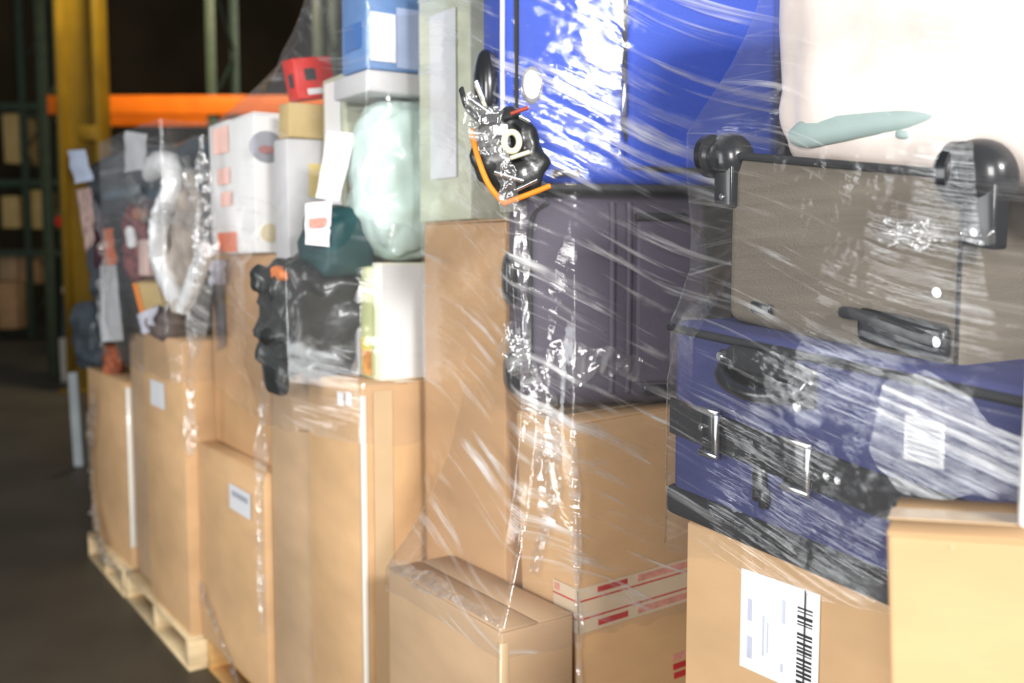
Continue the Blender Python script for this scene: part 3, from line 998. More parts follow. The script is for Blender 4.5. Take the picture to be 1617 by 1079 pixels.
o = sheet_obj('plastic_strap', [on4(336, 448), on4(350, 446), on4(354, 545), on4(342, 555)], mat('dull grey plastic', (0.12, 0.12, 0.13), rough=0.35, var=0.4, scale=(12, 12, 8)), None, th=0.004, bulge=0.02, seed=12, out=-n_)
tag(o, 'dark grey plastic strap hanging on the box under the white carton', 'strap')
o = sheet_obj('plastic_scrap', [on4(328, 412, -0.014), on4(354, 410, -0.014), on4(355, 448, -0.014), on4(332, 452, -0.014)], mat('lilac grey plastic', (0.55, 0.53, 0.62), rough=0.35, var=0.15), None, th=0.004, bulge=0.02, seed=15, out=-n_)
tag(o, 'lilac grey plastic scrap above the dark grey strap', 'plastic scrap')
# white carton with faded red print
cw = atY(400, 178, (e4 + n_ * 0.0).y)
ew = Vector((cw.x, cw.y, 1.60))
Mw2 = TM(ew, (0, 0, RT))
DW = hit(Mw2, 332, 300, 0, 0).y
kw, Mkw = carton('large white carton with faded red print and round emblem', ew, (0, 0, RT), 0.46, DW, cw.z - 1.60, WHITECARD, name='white_carton', load=2, group=None, tape=False)
for (p, q, m_) in (((338, 205), (362, 240), PINK), ((345, 268), (364, 290), PINK), ((350, 305), (368, 325), PINK), ((346, 368), (376, 405), mat('orange red print', (0.80, 0.16, 0.05)))):
    a = hit(Mkw, p[0], p[1], 0, 0); b = hit(Mkw, q[0], q[1], 0, 0)
    z0_ = max(b.z, 0.004)
    plate('printed_mark', kw, 'l', b.y, z0_, a.y, a.z, m_ if m_ is not PINK else mat('pale coral print', (0.86, 0.55, 0.48)), out=0.004)
a = hit(Mkw, 420, 232)
em = disc_obj('round_emblem', (a.x, -0.005, a.z), 'y', 0.05, 0.004, INKG, kw, n=28, sx=1.1)
disc_obj('emblem_centre', (a.x, -0.0075, a.z - 0.01), 'y', 0.022, 0.003, mat('dull rose print', (0.42, 0.17, 0.16)), em, n=20, sx=1.3, sz=0.6)
a = hit(Mkw, 425, 368)
disc_obj('round_seal', (a.x, -0.005, a.z), 'y', 0.03, 0.004, mat('cream gold print', (0.78, 0.66, 0.42)), kw, n=24)
# smaller cream carton in front of it
c5 = atY(452, 217, 3.10)
Hs = c5.z - 1.272
kcn, Mcn = carton('narrow white carton with a yellow patch behind the hanging paper strip', (c5.x, c5.y, 1.272), (0, 0, RT), 0.20, 0.10, Hs, GREYBOARD, name='white_carton', load=2, group=None, flaps=False)
a = hit(Mcn, 487, 258); b = hit(Mcn, 514, 312)
plate('yellow_patch', kcn, 'f', a.x, b.z, min(b.x, 0.198), a.z, mat('soft yellow print', (0.80, 0.62, 0.25)), out=0.002)
c6 = c5 + u * 0.004 + n_ * 0.012
kt, Mkt = carton('small ochre carton below the red box', (c6.x, c6.y, c5.z + 0.003), (0, 0, RT), 0.19, 0.09, 0.105, OCHRE, name='ochre_carton', load=2, group=None, flaps=False)
c7 = c6 + n_ * 0.035
krd, Mrd = carton('tilted glossy red box on the ochre carton', (c7.x, c7.y, c5.z + 0.116), (0, -10, RT), 0.13, 0.085, 0.125, REDCARD, name='red_box', load=2, group=None, flaps=False)
plate('dark_print', krd, 'f', 0.03, 0.055, 0.065, 0.09, INK, out=0.002)
plate('white_print', krd, 'f', 0.03, 0.012, 0.10, 0.03, PAPER, out=0.002)
plate('dark_print', krd, 'l', 0.02, 0.04, 0.05, 0.08, INK, out=0.002)
# tall sage and white carton
c8 = atY(545, 113, 2.98)
kg, Mkg = carton('tall pale sage and white carton left of the green plastic bag', (c8.x, c8.y, 1.272), (0, 0, RT), 0.11, 0.17, c8.z - 1.272, PALEGREEN, name='sage_carton', load=2, group=None, flaps=False)
plate('white_panel', kg, 'l', 0.03, 0.02, 0.14, c8.z - 1.29, WHITECARD, out=0.002)
a = hit(Mkg, 548, 262); b = hit(Mkg, 560, 338)
plate('red_panel', kg, 'f', 0.004, b.z, 0.06, a.z, mat('coral red print', (0.70, 0.12, 0.08)), out=0.003)
# black bag
pbk = atY(482, 505, 2.93)
Mbk = TM((pbk.x, pbk.y, 1.272), (0, 0, RT))
bb = thing('plastic_bag', 'crumpled black plastic bag with an orange tie on the boxes', 'bag', Mbk)
foot(2, Mbk, -0.115, -0.15, -0.03, 0.14, 0.16, 0.30)
blob_obj('bag_body', (0.03, 0.0, 0.145), (0.135, 0.165, 0.165), BLACKBAG, bb, power=4.0, amp=0.022, freq=13, seed=2.0, crease=0.06, nu=96, nv=56)
blob_obj('bag_tail', (-0.10, -0.02, -0.02), (0.02, 0.09, 0.055), BLACKBAG, bb, power=2.4, amp=0.01, freq=12, seed=8.0)
q = [hit(Mbk, px, py, 0, -0.11) for px, py in ((402, 425), (412, 440), (408, 455))]
blob_obj('bag_knot', q[1], (0.03, 0.035, 0.04), BLACKBAG, bb, amp=0.012, freq=20, nu=24, nv=14)
q = hit(Mbk, 442, 432, 0, -0.10)
blob_obj('orange_tie', q, (0.02, 0.045, 0.022), mat('dull orange plastic', (0.75, 0.22, 0.06), rough=0.4), bb, amp=0.01, freq=20, nu=20, nv=12)
ptl = atY(525, 385, 2.86)
Mtl = TM(ptl, (0, 0, RT))
tl2 = thing('teal_bag', 'dark teal cloth bag bulging above the black plastic bag', 'bag', Mtl)
blob_obj('bag_body', (0.02, 0, 0.005), (0.08, 0.11, 0.10), TEAL, tl2, power=4.5, amp=0.02, freq=10, seed=4, crease=0.02)
# three flat game boxes standing on the corner box
zg = c2.z + 0.006
g1 = atY(603, 588, 2.71)
specs = [(0.0, 0.048, CREAMCARD, PAPER, 'white-fronted flat box with cream spine, nearest of the standing game boxes'),
         (0.056, 0.07, LIME, LIME, 'lime green flat box with fruit picture between two paler standing boxes'),
         (0.145, 0.055, GREYBOARD, GREYBOARD, 'pale grey flat box, farthest left of the standing game boxes')]
for k, (off_, th_, m_, mf, lab_) in enumerate(specs):
    q = Vector((g1.x, g1.y, zg)) + u * off_
    gx, Mgx = carton(lab_, q, (0, 0, RT), 0.25, th_, 0.315 - 0.008 * k, m_, name='game_box', load=2, group='flat boxes standing in a row', flaps=False, cat='game box', bevel=0.003)
    if k == 0:
        plate('front_cover', gx, 'f', 0.003, 0.004, 0.247, 0.311, mf, out=0.001)
        plate('lime_edge', gx, 'l', 0.036, 0.01, 0.046, 0.30, LIME, out=0.001)
    if k == 1:
        plate('fruit_picture', gx, 'l', 0.004, 0.008, 0.066, 0.075, FRUIT, out=0.001)
        plate('yellow_band', gx, 'l', 0.004, 0.075, 0.066, 0.11, mat('yellow print', (0.75, 0.60, 0.10)), out=0.001)
    if k == 2:
        plate('dark_stripe', gx, 'l', 0.004, 0.02, 0.014, 0.29, INKG, out=0.001)
# green plastic bag
pgb = Vector((g1.x, g1.y, zg + 0.318)) + n_ * 0.15 + u * 0.12
Mgb = TM(pgb, (0, 0, RT))
gbg = thing('plastic_bag', 'pale green translucent plastic bag on the standing game boxes', 'bag', Mgb)
foot(2, Mgb, -0.10, -0.08, 0.0, 0.12, 0.09, 0.40)
blob_obj('bag_body', (-0.01, 0.0, 0.225), (0.155, 0.125, 0.225), GREENBAG, gbg, power=2.7, amp=0.014, freq=11, seed=11.0, crease=0.018, nu=96, nv=64)
# flat grey carton and blue carton on top
c9 = atY(580, 106, 2.74)
kgc, _ = carton('flat pale grey carton between the green bag and the blue carton', (c9.x - 0.0, c9.y, c9.z - 0.062), (0, 0, RT), 0.28, 0.22, 0.058, GREYBOARD, name='grey_carton', load=2, group=None, flaps=False)
kbc, Mbc = carton('mid blue carton with a white label at the top of the load', (c9.x, c9.y, c9.z), (0, 0, RT), 0.26, 0.155, 0.30, BLUECARD, name='blue_carton', load=2, group=None, tape=False)
a = hit(Mbc, 583, 18); b = hit(Mbc, 624, 100)
plate('white_label', kbc, 'f', a.x, max(0.006, b.z), b.x, a.z, PAPER, out=0.004)
plate('pale_panel', kbc, 'f', b.x + 0.003, 0.006, 0.255, a.z + 0.02, mat('pale blue print', (0.42, 0.5, 0.72), var=0.15), out=0.003)
a = hit(Mbc, 546, 45, 0, 0); b = hit(Mbc, 572, 75, 0, 0)
plate('printed_panel', kbc, 'l', b.y, b.z, a.y, a.z, mat('deep blue print', (0.06, 0.16, 0.42)), out=0.004)
# paper strip hanging in front
def pL(px, py, Y):
    return atY(px, py, Y)
sh = sheet_obj('paper_strip', [pL(518, 207, 2.86), pL(562, 211, 2.83), pL(535, 318, 2.79), pL(498, 312, 2.82)], mat('printed paper strip', (0.80, 0.76, 0.78), rough=0.5, var=0.06, scale=(30, 30, 30)), th=0.0015, bulge=0.008, seed=2)
tag(sh, 'slanting white paper strip hanging above the teal bag', 'paper')
sh2 = sheet_obj('paper_slip', [pL(482, 322, 2.80), pL(524, 316, 2.77), pL(520, 390, 2.75), pL(482, 386, 2.78)], mat('pink printed slip', (0.84, 0.78, 0.82), rough=0.5, var=0.10, scale=(60, 60, 60)), th=0.0015, bulge=0.006, seed=6)
tag(sh2, 'white slip with pink print beside the teal bag', 'paper')
bm = bmesh.new()
P4 = [pL(488, 345, 2.772), pL(514, 343, 2.752), pL(513, 358, 2.75), pL(488, 360, 2.77)]
pk_ = sheet_obj('pink_print', P4, PINK, sh2, th=0.0005, bulge=0.0, n=2)
pk_.parent = sh2

pe = e3 + n_ * -0.0 + u * 0.0
zk = atZ(372, 1079, 0.137)
pallet('orange-toned wooden pallet under the wide low cardboard box', TM((e3.x, e3.y, 0), (0, 0, RT)) @ Matrix.Translation((0.01, DC - 1.055, 0)), 1.0, 1.04, WOOD2)

# ================================================================== LOAD 1
k1 = atZ(299, 1062, 0.0)
Mk1 = TM(k1, (0, 0, RT))
DP = hit(Mk1, 199, 945, 0, 0).y
pallet('pale wooden pallet with open sides under the tall labelled box', Mk1, 1.0, DP, WOOD)
t1 = k1 + n_ * 0.012 + u * 0.01
Mt1 = TM(t1, (0, 0, RT))
d1 = hit(Mt1, 231, 700, 0, 0).y
zt1 = (Mt1 @ hit(Mt1, 270, 537, 0, 0)).z
bA, MbA = carton('tall cardboard box with a small white label on the pale pallet', (t1.x, t1.y, 0.137), (0, 0, RT), 0.55, d1, zt1 - 0.137, CARD, load=1)
a = hit(MbA, 239, 598, 0, 0); b = hit(MbA, 262, 648, 0, 0)
plate('white_label', bA, 'l', b.y, b.z, a.y, a.z, PAPERG, out=0.004)
t2 = t1 + u * (d1 + 0.012) + n_ * 0.04
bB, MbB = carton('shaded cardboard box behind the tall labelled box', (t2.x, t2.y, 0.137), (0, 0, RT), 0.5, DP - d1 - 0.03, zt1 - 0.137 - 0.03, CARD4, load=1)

def on1(px, py, x):
    return Mt1 @ hit(Mt1, px, py, 0, x)
# dark slate bundle behind everything
foot(1, Mt1, -0.06, 0.0, zt1 + 0.03, 0.5, DP, 2.06)
zc = zt1 + 0.012
for (px0_, px1_, top, lab_, sd, xx) in ((120, 222, 232, 'dark slate plastic bundle at the left of the mixed load', 1.0, 0.06), (222, 322, 215, 'dark slate plastic bundle behind the silver foil duct', 6.0, 0.10)):
    y1_ = hit(Mt1, px0_, 350, 0, xx).y
    y0_ = hit(Mt1, px1_, 350, 0, xx).y
    ztp = (Mt1 @ hit(Mt1, (px0_ + px1_) / 2, top, 0, xx)).z
    root = Mt1 @ Vector((xx, (y0_ + y1_) / 2, 0))
    M_ = TM((root.x, root.y, zc), (0, 0, RT))
    o = thing('plastic_bundle', lab_, 'bundle', M_, 'dark slate bundles')
    hh = (ztp - zc) / 2
    blob_obj('bundle_body', (0.20, 0, hh), (0.19, (y1_ - y0_) / 2, hh), SLATE, o, power=5.0, amp=0.02, freq=6, seed=sd, crease=0.03, nu=56, nv=36)
    box_obj('bundle_band', 0.004, -(y1_ - y0_) / 2 + 0.03, hh * 1.4, 0.012, (y1_ - y0_) / 2 - 0.03, hh * 1.4 + 0.04, mat('blue grey plastic', (0.10, 0.16, 0.21), rough=0.35, var=0.2), o, bevel=0.003)

def paper1(name, label, quad, x, m, cat='paper', bulge=0.012, seed=0.0, group=None):
    o = sheet_obj(name, [on1(px, py, x) for px, py in quad], m, None, th=0.002, bulge=bulge, seed=seed, out=-n_)
    return tag(o, label, cat, group)
paper1('blue_sheet', 'pale blue sheet at the top left of the mixed load', [(106, 238), (134, 236), (146, 285), (118, 290)], -0.01, PAPERB, seed=1)
paper1('grey_sheet', 'pale grey sheet sticking up at the top of the mixed load', [(198, 207), (232, 212), (226, 268), (196, 272)], 0.0, PAPERG, seed=2)
paper1('paper_tag', 'long white paper tag hanging beside the yellow column', [(158, 421), (182, 418), (194, 538), (160, 540)], -0.02, PAPERG, seed=3)
paper1('white_slip', 'white slip below the orange and ochre carton', [(216, 498), (248, 482), (240, 524), (226, 528)], -0.03, mat('lilac white paper', (0.74, 0.74, 0.86)), seed=4)
paper1('orange_strip', 'upright orange cardboard strip above the long white paper tag', [(163, 362), (178, 360), (183, 417), (165, 420)], 0.0, mat('orange card', (0.85, 0.20, 0.06)), cat='strip', seed=5)
paper1('picture_sleeve', 'pink patterned sleeve at the left edge of the mixed load', [(120, 300), (142, 296), (150, 380), (136, 400)], 0.0, mat('pink brown print', (0.52, 0.36, 0.32), var=0.5, scale=(25, 25, 25)), cat='sleeve', seed=7)
paper1('dark_sleeve', 'dark maroon sleeve left of the orange strip', [(144, 335), (163, 338), (165, 420), (150, 425)], 0.01, mat('very dark maroon', (0.06, 0.02, 0.035), var=0.5, scale=(20, 20, 20)), cat='sleeve', seed=9)
# maroon patterned cloth bundle
q = on1(222, 380, 0.04)
mc = thing('cloth_bundle', 'maroon and cream patterned cloth bundle beside the foil duct', 'cloth', TM(q, (0, 0, RT)))
blob_obj('bundle_body', (0, 0, 0), (0.05, 0.17, 0.17), MAROON, mc, power=2.8, amp=0.03, freq=12, seed=3, crease=0.03)
q = on1(238, 325, -0.005)
blob_obj('brown_roll', Mt1.to_3x3().inverted() @ (on1(224, 338, -0.01) - on1(222, 380, 0.04)), (0.025, 0.09, 0.028), mat('terracotta cloth', (0.48, 0.22, 0.13)), mc, amp=0.008, freq=20)
q = on1(232, 405, -0.015)
pp_ = thing('pink_pack', 'pale pink packet above the orange and ochre carton', 'packet', TM(q, (0, 0, RT)))
box_obj('packet_body', -0.02, -0.06, -0.08, 0.02, 0.06, 0.07, PINKP, pp_, bevel=0.012, seg=3, jit=0.004)
q = on1(207, 365, -0.015)
blob_obj('white_patch', Mt1.to_3x3().inverted() @ (on1(207, 374, -0.02) - on1(232, 405, -0.015)), (0.018, 0.04, 0.045), PAPER, pp_, power=4.0, amp=0.012, freq=15, nu=24, nv=14)
# orange and ochre carton
q = on1(222, 472, -0.03)
oc, Moc = carton('tilted orange and ochre carton hanging in the mixed load', q + Vector((0, 0, -0.07)), (14, 0, LT + 18), 0.17, 0.08, 0.14, OCHRE, name='ochre_carton', group=None, flaps=False)
plate('orange_panel', oc, 'l', 0.002, 0.002, 0.078, 0.138, mat('bright orange print', (0.95, 0.27, 0.02)), out=0.001)
plate('orange_panel', oc, 'f', 0.0, 0.002, 0.035, 0.138, mat('bright orange print', (0.95, 0.27, 0.02)), out=0.001)
# dark bundle under it
q = on1(262, 512, 0.03)
db = thing('cloth_bundle', 'small dark brown bundle on top of the tall labelled box', 'cloth', TM(q, (0, 0, RT)))
blob_obj('bundle_body', (0, 0, 0), (0.06, 0.13, 0.075), mat('dark brown cloth', (0.11, 0.075, 0.065), var=0.5, scale=(14, 14, 14)), db, power=2.6, amp=0.02, freq=14, seed=6)
q = on1(262, 420, 0.09)
# foil duct: arch with two legs
fd = thing('foil_duct', 'crinkled silver foil duct bent into an arch in the mixed load', 'duct', TM(on1(260, 260, 0.0)))
If = fd.matrix_world.inverted()
path = [on1(px, py, -0.02 + 0.02 * math.sin(i)) for i, (px, py) in enumerate([(236, 278), (252, 262), (270, 262), (270, 300), (256, 335), (250, 370), (252, 405), (266, 445), (284, 482)])]
pth = smoothpath([If @ p for p in path], 7)
rads = [0.024 + 0.028 * math.sin(min(1.0, i / 14.0) * math.pi * 0.9) + 0.004 for i in range(len(pth))]
tube_obj('duct', pth, rads, FOIL, fd, n=14, jit=0.10)
path = [on1(px, py, -0.01) for (px, py) in [(326, 395), (312, 430), (302, 460), (290, 486)]]
pth = smoothpath([If @ p for p in path], 7)
tube_obj('duct_tail', pth, 0.03, FOIL, fd, n=12, jit=0.12)
q = on1(292, 370, 0.05)
gcl = thing('beige_bundle', 'beige and grey wrapped bundle inside the bend of the foil duct', 'bundle', TM(q, (0, 0, RT)))
blob_obj('bundle_body', (0, 0, 0), (0.05, 0.12, 0.24), mat('beige grey wrap', (0.34, 0.29, 0.25), var=0.45, scale=(14, 14, 8)), gcl, power=2.6, amp=0.02, freq=12, seed=13, crease=0.02)

# ================================================================== LOAD 0 (far left)
k0 = atZ(194, 952, 0.0)
Mk0 = TM(k0, (0, 0, RT))
dp0 = hit(Mk0, 134, 872, 0, 0).y
pallet('far pallet beneath the film-bagged cardboard box', Mk0 @ Matrix.Translation((0.02, 0.06, 0)), 1.0, dp0 - 0.04, WOOD)
cb = Mk0 @ Vector((0.06, 0.05, 0))
Mcb = TM(cb, (0, 0, RT))
zb0_ = (Mcb @ hit(Mcb, 188, 603, 0, 0)).z
d0_ = hit(Mcb, 142, 700, 0, 0).y
bz, Mbz = carton('cardboard box in loose clear film at the far left', (cb.x, cb.y, 0.137), (0, 0, RT), 0.4, d0_, zb0_ - 0.137, CARD, load=0)
box_obj('corner_tape', -0.004, -0.004, 0.1, 0.022, 0.014, zb0_ - 0.15, mat('shiny white tape', (0.8, 0.76, 0.68)), bz, bevel=0.001, seg=1)
def on0(px, py, x):
    return Mcb @ hit(Mcb, px, py, 0, x)
q = on0(137, 570, 0.06)
dbg = thing('plastic_bag', 'dark grey plastic bag at the foot of the yellow column', 'bag', TM((q.x, q.y, zb0_ + 0.01), (0, 0, RT)))
blob_obj('bag_body', (0.05, 0.05, 0.13), (0.09, 0.20, 0.19), SLATE, dbg, power=2.6, amp=0.03, freq=8, seed=21, crease=0.04)
q = on0(172, 575, 0.03)
rb_ = thing('red_brown_bundle', 'small orange and dark red bundle on the far left box', 'bundle', TM(q, (0, 0, RT)))
blob_obj('bundle_body', (0.02, 0, 0), (0.045, 0.06, 0.10), mat('orange maroon print', (0.33, 0.09, 0.04), var=0.8, scale=(16, 16, 10)), rb_, power=2.6, amp=0.02, freq=14)
# boards standing on the floor beyond
def board(name, label, quad, py_floor, m, th=0.03):
    """upright board whose foot meets the floor at pixel row py_floor"""
    Y = atZ(quad[3][0], py_floor, 0.0).y
    a, b, c, d = [atY(px, py, Y) for px, py in quad]
    c.z = d.z = 0.001
    o = sheet_obj(name, [a, b, c, d], m, None, th=th, bulge=0.004, n=4)
    return tag(o, label, 'board'), Y
board('foam_board', 'narrow light grey board standing on the floor beside the far left box', [(107, 590), (121, 588), (131, 735), (117, 738)], 737, GREYP)
board('foam_board', 'short off-white board on the floor at the far left edge of the loads', [(93, 535), (109, 533), (113, 602), (97, 604)], 603, mat('off white board', (0.70, 0.66, 0.58)))
_, yD = board('slate_board', 'dark slate board standing behind the off-white board', [(97, 468), (112, 466), (116, 598), (100, 598)], 597, SLATE)
q = atY(104, 458, yD)
pk0 = thing('bottle_cap', 'small pink cap on top of the dark slate board', 'cap', TM(q))
disc_obj('cap_body', (0, 0.015, -0.01), 'z', 0.055, 0.12, PINKP, pk0, n=16, bevel=0.012)
disc_obj('cap_band', (0, 0.015, -0.07), 'z', 0.058, 0.05, BLACK, pk0, n=16)

# ================================================================== background
# yellow steel column
cxY = 11.6
cA, cB = atY(94, 300, cxY), atY(160, 300, cxY)
colw = cB.x - cA.x
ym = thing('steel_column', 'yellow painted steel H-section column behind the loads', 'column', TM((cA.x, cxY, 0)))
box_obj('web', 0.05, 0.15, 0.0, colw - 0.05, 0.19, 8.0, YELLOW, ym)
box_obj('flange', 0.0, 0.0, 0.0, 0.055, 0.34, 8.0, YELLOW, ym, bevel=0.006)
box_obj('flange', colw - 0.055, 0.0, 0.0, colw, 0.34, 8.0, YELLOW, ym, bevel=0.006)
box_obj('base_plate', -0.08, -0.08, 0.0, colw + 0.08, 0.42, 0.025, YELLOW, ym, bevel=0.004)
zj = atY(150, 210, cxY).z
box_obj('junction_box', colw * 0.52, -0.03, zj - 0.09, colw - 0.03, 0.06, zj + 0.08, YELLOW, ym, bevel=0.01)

def rack(label, Y, ups, beams, depth, top, gm, lm):
    """pallet rack: upright frames at pixel columns, beams (z, height, x0, x1)"""
    xs = [atY(p, 300, Y).x for p in ups]
    t = thing('pallet_rack', label, 'rack', TM((xs[0], Y, 0)), 'pallet racks')
    for x in xs:
        for yy in (0.0, depth):
            box_obj('upright', x - xs[0] - 0.06, yy, 0, x - xs[0] + 0.06, yy + 0.08, top, gm if yy == 0 else lm, t, bevel=0.006)
        z = 0.3
        k = 0
        while z < top - 0.9:
            a = Vector((x - xs[0], 0.04, z)); b = Vector((x - xs[0], depth + 0.04, z + 0.8))
            if k % 2:
                a, b = Vector((a.x, b.y, a.z)), Vector((b.x, a.y, b.z))
            tube_obj('brace', [a, b], 0.02, lm, t, n=6)
            z += 0.8
            k += 1
    for (zc_, hh, x0, x1, m_) in beams:
        for yy in (-0.03, depth + 0.06):
            box_obj('beam', x0 - xs[0], yy, zc_ - hh / 2, x1 - xs[0], yy + 0.06, zc_ + hh / 2, m_, t, bevel=0.006)
    return t, xs

YB = 13.0
zbm = atY(250, 166, YB).z
hbm = atY(250, 151, YB).z - atY(250, 181, YB).z
xb0, xb1 = atY(76, 166, YB).x, atY(700, 166, YB).x
rack('green pallet rack with a bright orange beam behind the loads', YB, [72, 338, 505, 690], [(zbm, hbm, xb0, xb1, RACKO)], 1.1, 8.0, RACKGL, RACKG)
YC = 19.0
xs_c = [atY(p, 300, YC).x for p in (-170, -60, 40, 95)]
bz_ = [1.6, 2.9, 4.3]
rack('dark pallet rack with stored boxes at the far left', YC, [-170, -60, 40, 96], [(z, 0.12, xs_c[0], xs_c[3], RACKG) for z in bz_], 1.1, 8.0, RACKG, RACKG)
# stored boxes in the far rack
rr_ = random.Random(3)
def storebox(px0, px1, py0, py1, Y, label, m):
    a = atY(px0, py0, Y); b = atY(px1, py1, Y)
    c_, _ = carton(label, (a.x, Y, max(b.z, 0.0)), (0, 0, 0), b.x - a.x, 0.7, a.z - max(b.z, 0.0), m, name='stored_box', group='boxes stored in the far rack', tape=False, flaps=True, jit=0.01)
    return c_
zf = atZ(30, 523, 0).y
storebox(-6, 27, 446, 520, YC - 0.35, 'brown box on the floor at the left edge before the far rack', CARD2)
storebox(30, 60, 402, 448, YC + 0.15, 'brown box on the lowest beam of the far rack, right one', CARD2)
storebox(-4, 28, 398, 444, YC + 0.15, 'brown box on the lowest beam of the far rack, left one', CARD4)
storebox(2, 30, 310, 360, YC + 0.15, 'dim tall carton on the middle beam of the far rack', OCHRE)
storebox(42, 66, 300, 362, YC + 0.15, 'dim narrow carton on the middle beam beside the green upright', OCHRE)
storebox(4, 34, 180, 258, YC + 0.15, 'tall dim carton on the upper beam of the far rack', OCHRE)
rkp = bpy.data.objects['pallet_rack']
ql = atY(98, 350, YB) - rkp.matrix_world.translation
rl = disc_obj('lamp', (ql.x, -0.02, ql.z), 'y', 0.075, 0.04, REDCARD, rkp, n=18, bevel=0.008)  # small red lamp, held to the rack by an added arm
rl['label'] = 'small red lamp on the rack'
box_obj('lamp_arm', 0.0, -0.005, ql.z - 0.03, ql.x, 0.02, ql.z + 0.03, RACKG, rkp)

# ================================================================== stretch film
wrap('stretch_wrap', 'clear stretch film round the navy and taupe suitcases and white bag', 4, 1.10, 2.08, FILM4)
wrap('stretch_wrap', 'clear streaky stretch film round the blue and plum suitcases', 3, 0.77, 2.42, FILM3, tension=700)
wrap('stretch_wrap', 'clear stretch film round the white carton, green bag and black bag', 2, 1.10, 2.42, FILM)
wrap('stretch_wrap', 'clear stretch film round the foil duct and mixed load', 1, 1.12, 2.09, FILM)

def film_rope(label, pts, rad, out=None, amp=0.012, name='film_fold', nw=12, fr=28.0, material=None, ragged=0.7):
    """bunched, crumpled strip of film along a path; out is the way it faces"""
    out = (out or Vector((-0.7, -0.7, 0.1))).normalized()
    p = smoothpath(pts, 12)
    bm = bmesh.new()
    uvl = bm.loops.layers.uv.new('UVMap')
    rows = []
    k = len(p)
    acc = 0.0
    for i, c in enumerate(p):
        t = (p[min(i + 1, k - 1)] - p[max(i - 1, 0)]).normalized()
        side = t.cross(out).normalized()
        if i:
            acc += (p[i] - p[i - 1]).length
        w = rad * (0.8 + ragged * noise.noise(Vector((i * 0.17, rad * 70, 3.0)))) * (0.5 + 0.5 * math.sin(math.pi * min(1.0, (i + 1) / k * 1.6)))
        row = []
        for j in range(nw + 1):
            s_ = j / nw * 2 - 1
            q_ = c + side * (s_ * w)
            nz_ = noise.noise(q_ * fr) + 0.6 * noise.noise(q_ * fr * 2.4)
            rid = abs(nz_) * amp * 1.6
            q_ = q_ + out * (0.003 + rid * (1 - abs(s_) * 0.6)) + side * noise.noise(q_ * fr * 1.3 + Vector((5, 1, 2))) * amp * 0.5
            row.append((bm.verts.new(q_), (acc, s_ * w)))
        rows.append(row)
    for i in range(k - 1):
        for j in range(nw):
            qd = [rows[i][j], rows[i][j + 1], rows[i + 1][j + 1], rows[i + 1][j]]
            f = bm.faces.new([a[0] for a in qd])
            for lp, a in zip(f.loops, qd):
                lp[uvl].uv = a[1]
    o = mesh_obj(name, bm, material or FOLD, None, smooth=True, sharp=0)
    return tag(o, label, 'plastic wrap', 'bunched film folds')

LO = -n_                      # out of the aisle faces
FO = Vector((u.x * -1, u.y * -1, 0))   # out of the end faces
CO = (LO + FO).normalized()
def onT(px, py, x=-0.004):
    return Mtb @ hit(Mtb, px, py, 0, x)
film_rope('crumpled film tail hanging down the left side of the taped box', [onT(868, 640), onT(876, 690), onT(866, 740), onT(876, 790), onT(858, 850), onT(845, 905)], 0.05, LO, amp=0.018)
film_rope('film fold down the near corner of the taped box', [Mtb @ Vector((-0.004, -0.004, z)) for z in (H3 - 0.01, H3 - 0.2, H3 - 0.4, H3 - 0.6, H3 - 0.75)], 0.014, CO, amp=0.004, fr=40)
film_rope('film crumpled along the top edge of the low box', [Mlow @ Vector((0.018, y, cl.z - 0.137 + 0.006)) for y in (DL + 0.01, DL * 0.75, DL * 0.5, DL * 0.25, 0.02)], 0.03, (LO + Vector((0, 0, 1.6))), amp=0.010)
def onE(px, py, x=-0.006):
    return Mke @ hit(Mke, px, py, 0, x)
film_rope('shiny film fold at the near corner of the wide low box', [onE(418, 600), onE(414, 700), onE(411, 800), onE(412, 900), onE(414, 1000)], 0.026, CO, amp=0.010, fr=16)
film_rope('diagonal film fold across the bottom of the wide low box', [onE(306, 905), onE(330, 955), onE(352, 1010), onE(378, 1079)], 0.04, LO, amp=0.012)
film_rope('film fold between the mixed load and the white carton', [on1(318, 215, -0.01), on1(322, 300, -0.01), on1(326, 400, -0.01), on1(306, 560, -0.01), on1(302, 640, -0.01), on1(304, 720, -0.01)], 0.05, CO, amp=0.02, fr=16)
film_rope('film bunched at the bottom of the far left box', [on0(150, 800, -0.03), on0(162, 860, -0.04), on0(186, 898, -0.03), on0(215, 905, -0.01)], 0.07, LO, amp=0.035, fr=16)
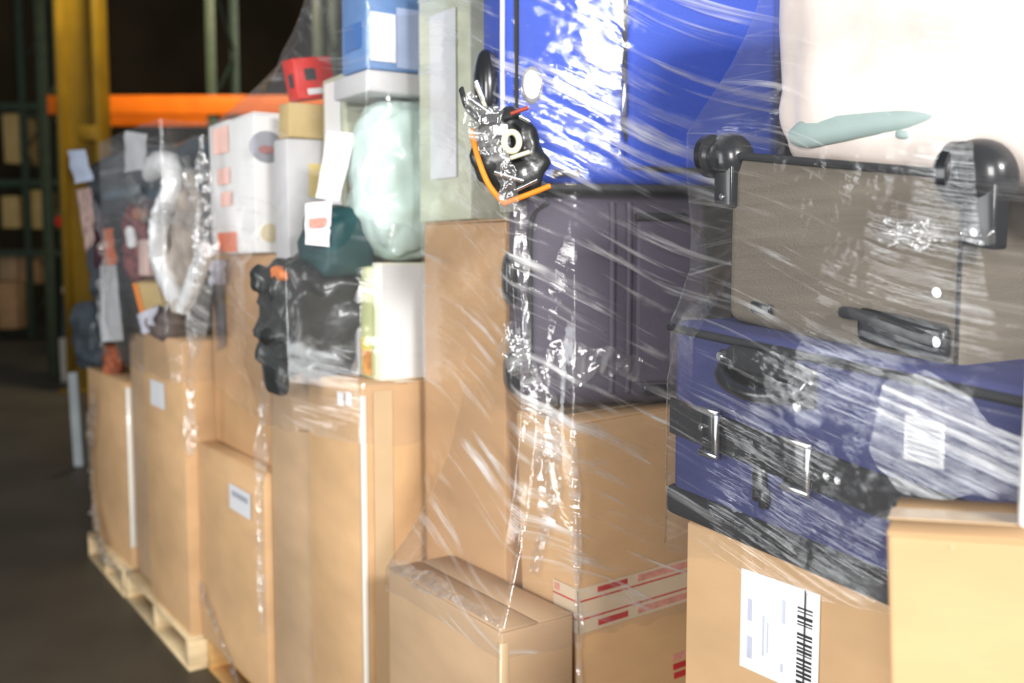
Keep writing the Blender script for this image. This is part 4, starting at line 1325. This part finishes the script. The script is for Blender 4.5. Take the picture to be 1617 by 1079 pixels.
film_rope('loose film round the far left side of the box', [on0(152, 620, -0.02), on0(144, 700, -0.02), on0(148, 780, -0.03), on0(158, 850, -0.04)], 0.09, LO, amp=0.02, fr=14)
def onP(px, py, y=-0.01):
    return Mp @ hit(Mp, px, py, 1, y)
film_rope('bunched film at the lower left corner of the plum suitcase', [onP(800, 510, 0.03), onP(815, 560, 0.0), onP(838, 600, -0.012), onP(866, 648, -0.012)], 0.05, CO, amp=0.02)
film_rope('bright film edge down the left side of the plum suitcase', [onP(822, 310, 0.0), onP(824, 400, 0.0), onP(830, 480, 0.0), onP(834, 560, 0.0)], 0.022, CO, amp=0.006, fr=14)
film_rope('crinkled film across the lower front of the plum suitcase', [onP(860, 560), onP(900, 575), onP(950, 570), onP(1010, 585)], 0.07, Vector((0.2, -1, 0.1)), amp=0.010, fr=34)
film_rope('bunched film over the black pouch', [Mpo @ hpo(738, 150, -0.035), Mpo @ hpo(770, 210, -0.05), Mpo @ hpo(800, 270, -0.05), Mpo @ hpo(806, 335, -0.04)], 0.045, Vector((-0.3, -1, 0.1)), amp=0.02)
def onTa(px, py, y=-0.012):
    return Mt @ hit(Mt, px, py, 1, y)
film_rope('crinkled film below the right wheel of the taupe suitcase', [onTa(1390, 368), onTa(1450, 368), onTa(1510, 372), onTa(1575, 372)], 0.026, LO, amp=0.010, fr=44)
for (lab_, pp4) in (('puckered film over the left of the mixed load', [(150, 320), (170, 400), (160, 480), (168, 560)]), ('puckered film over the foil duct', [(205, 280), (232, 330), (300, 350), (318, 440)]), ('puckered film over the right of the mixed load', [(300, 250), (308, 330), (322, 420), (300, 500)])):
    film_rope(lab_, [on1(a_, b_, -0.05) for a_, b_ in pp4], 0.07, LO, amp=0.03, fr=12)

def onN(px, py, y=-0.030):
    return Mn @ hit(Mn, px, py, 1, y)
film_rope('added film strip with painted white highlights over the near end of the navy suitcase', [onN(1385, 660), onN(1450, 685), onN(1520, 712), onN(1600, 742), onN(1700, 780)], 0.105, LO, amp=0.0015, fr=10, material=STREAK_HILITE, ragged=0.12)  # added strip, its white streaks stand in for reflected highlights
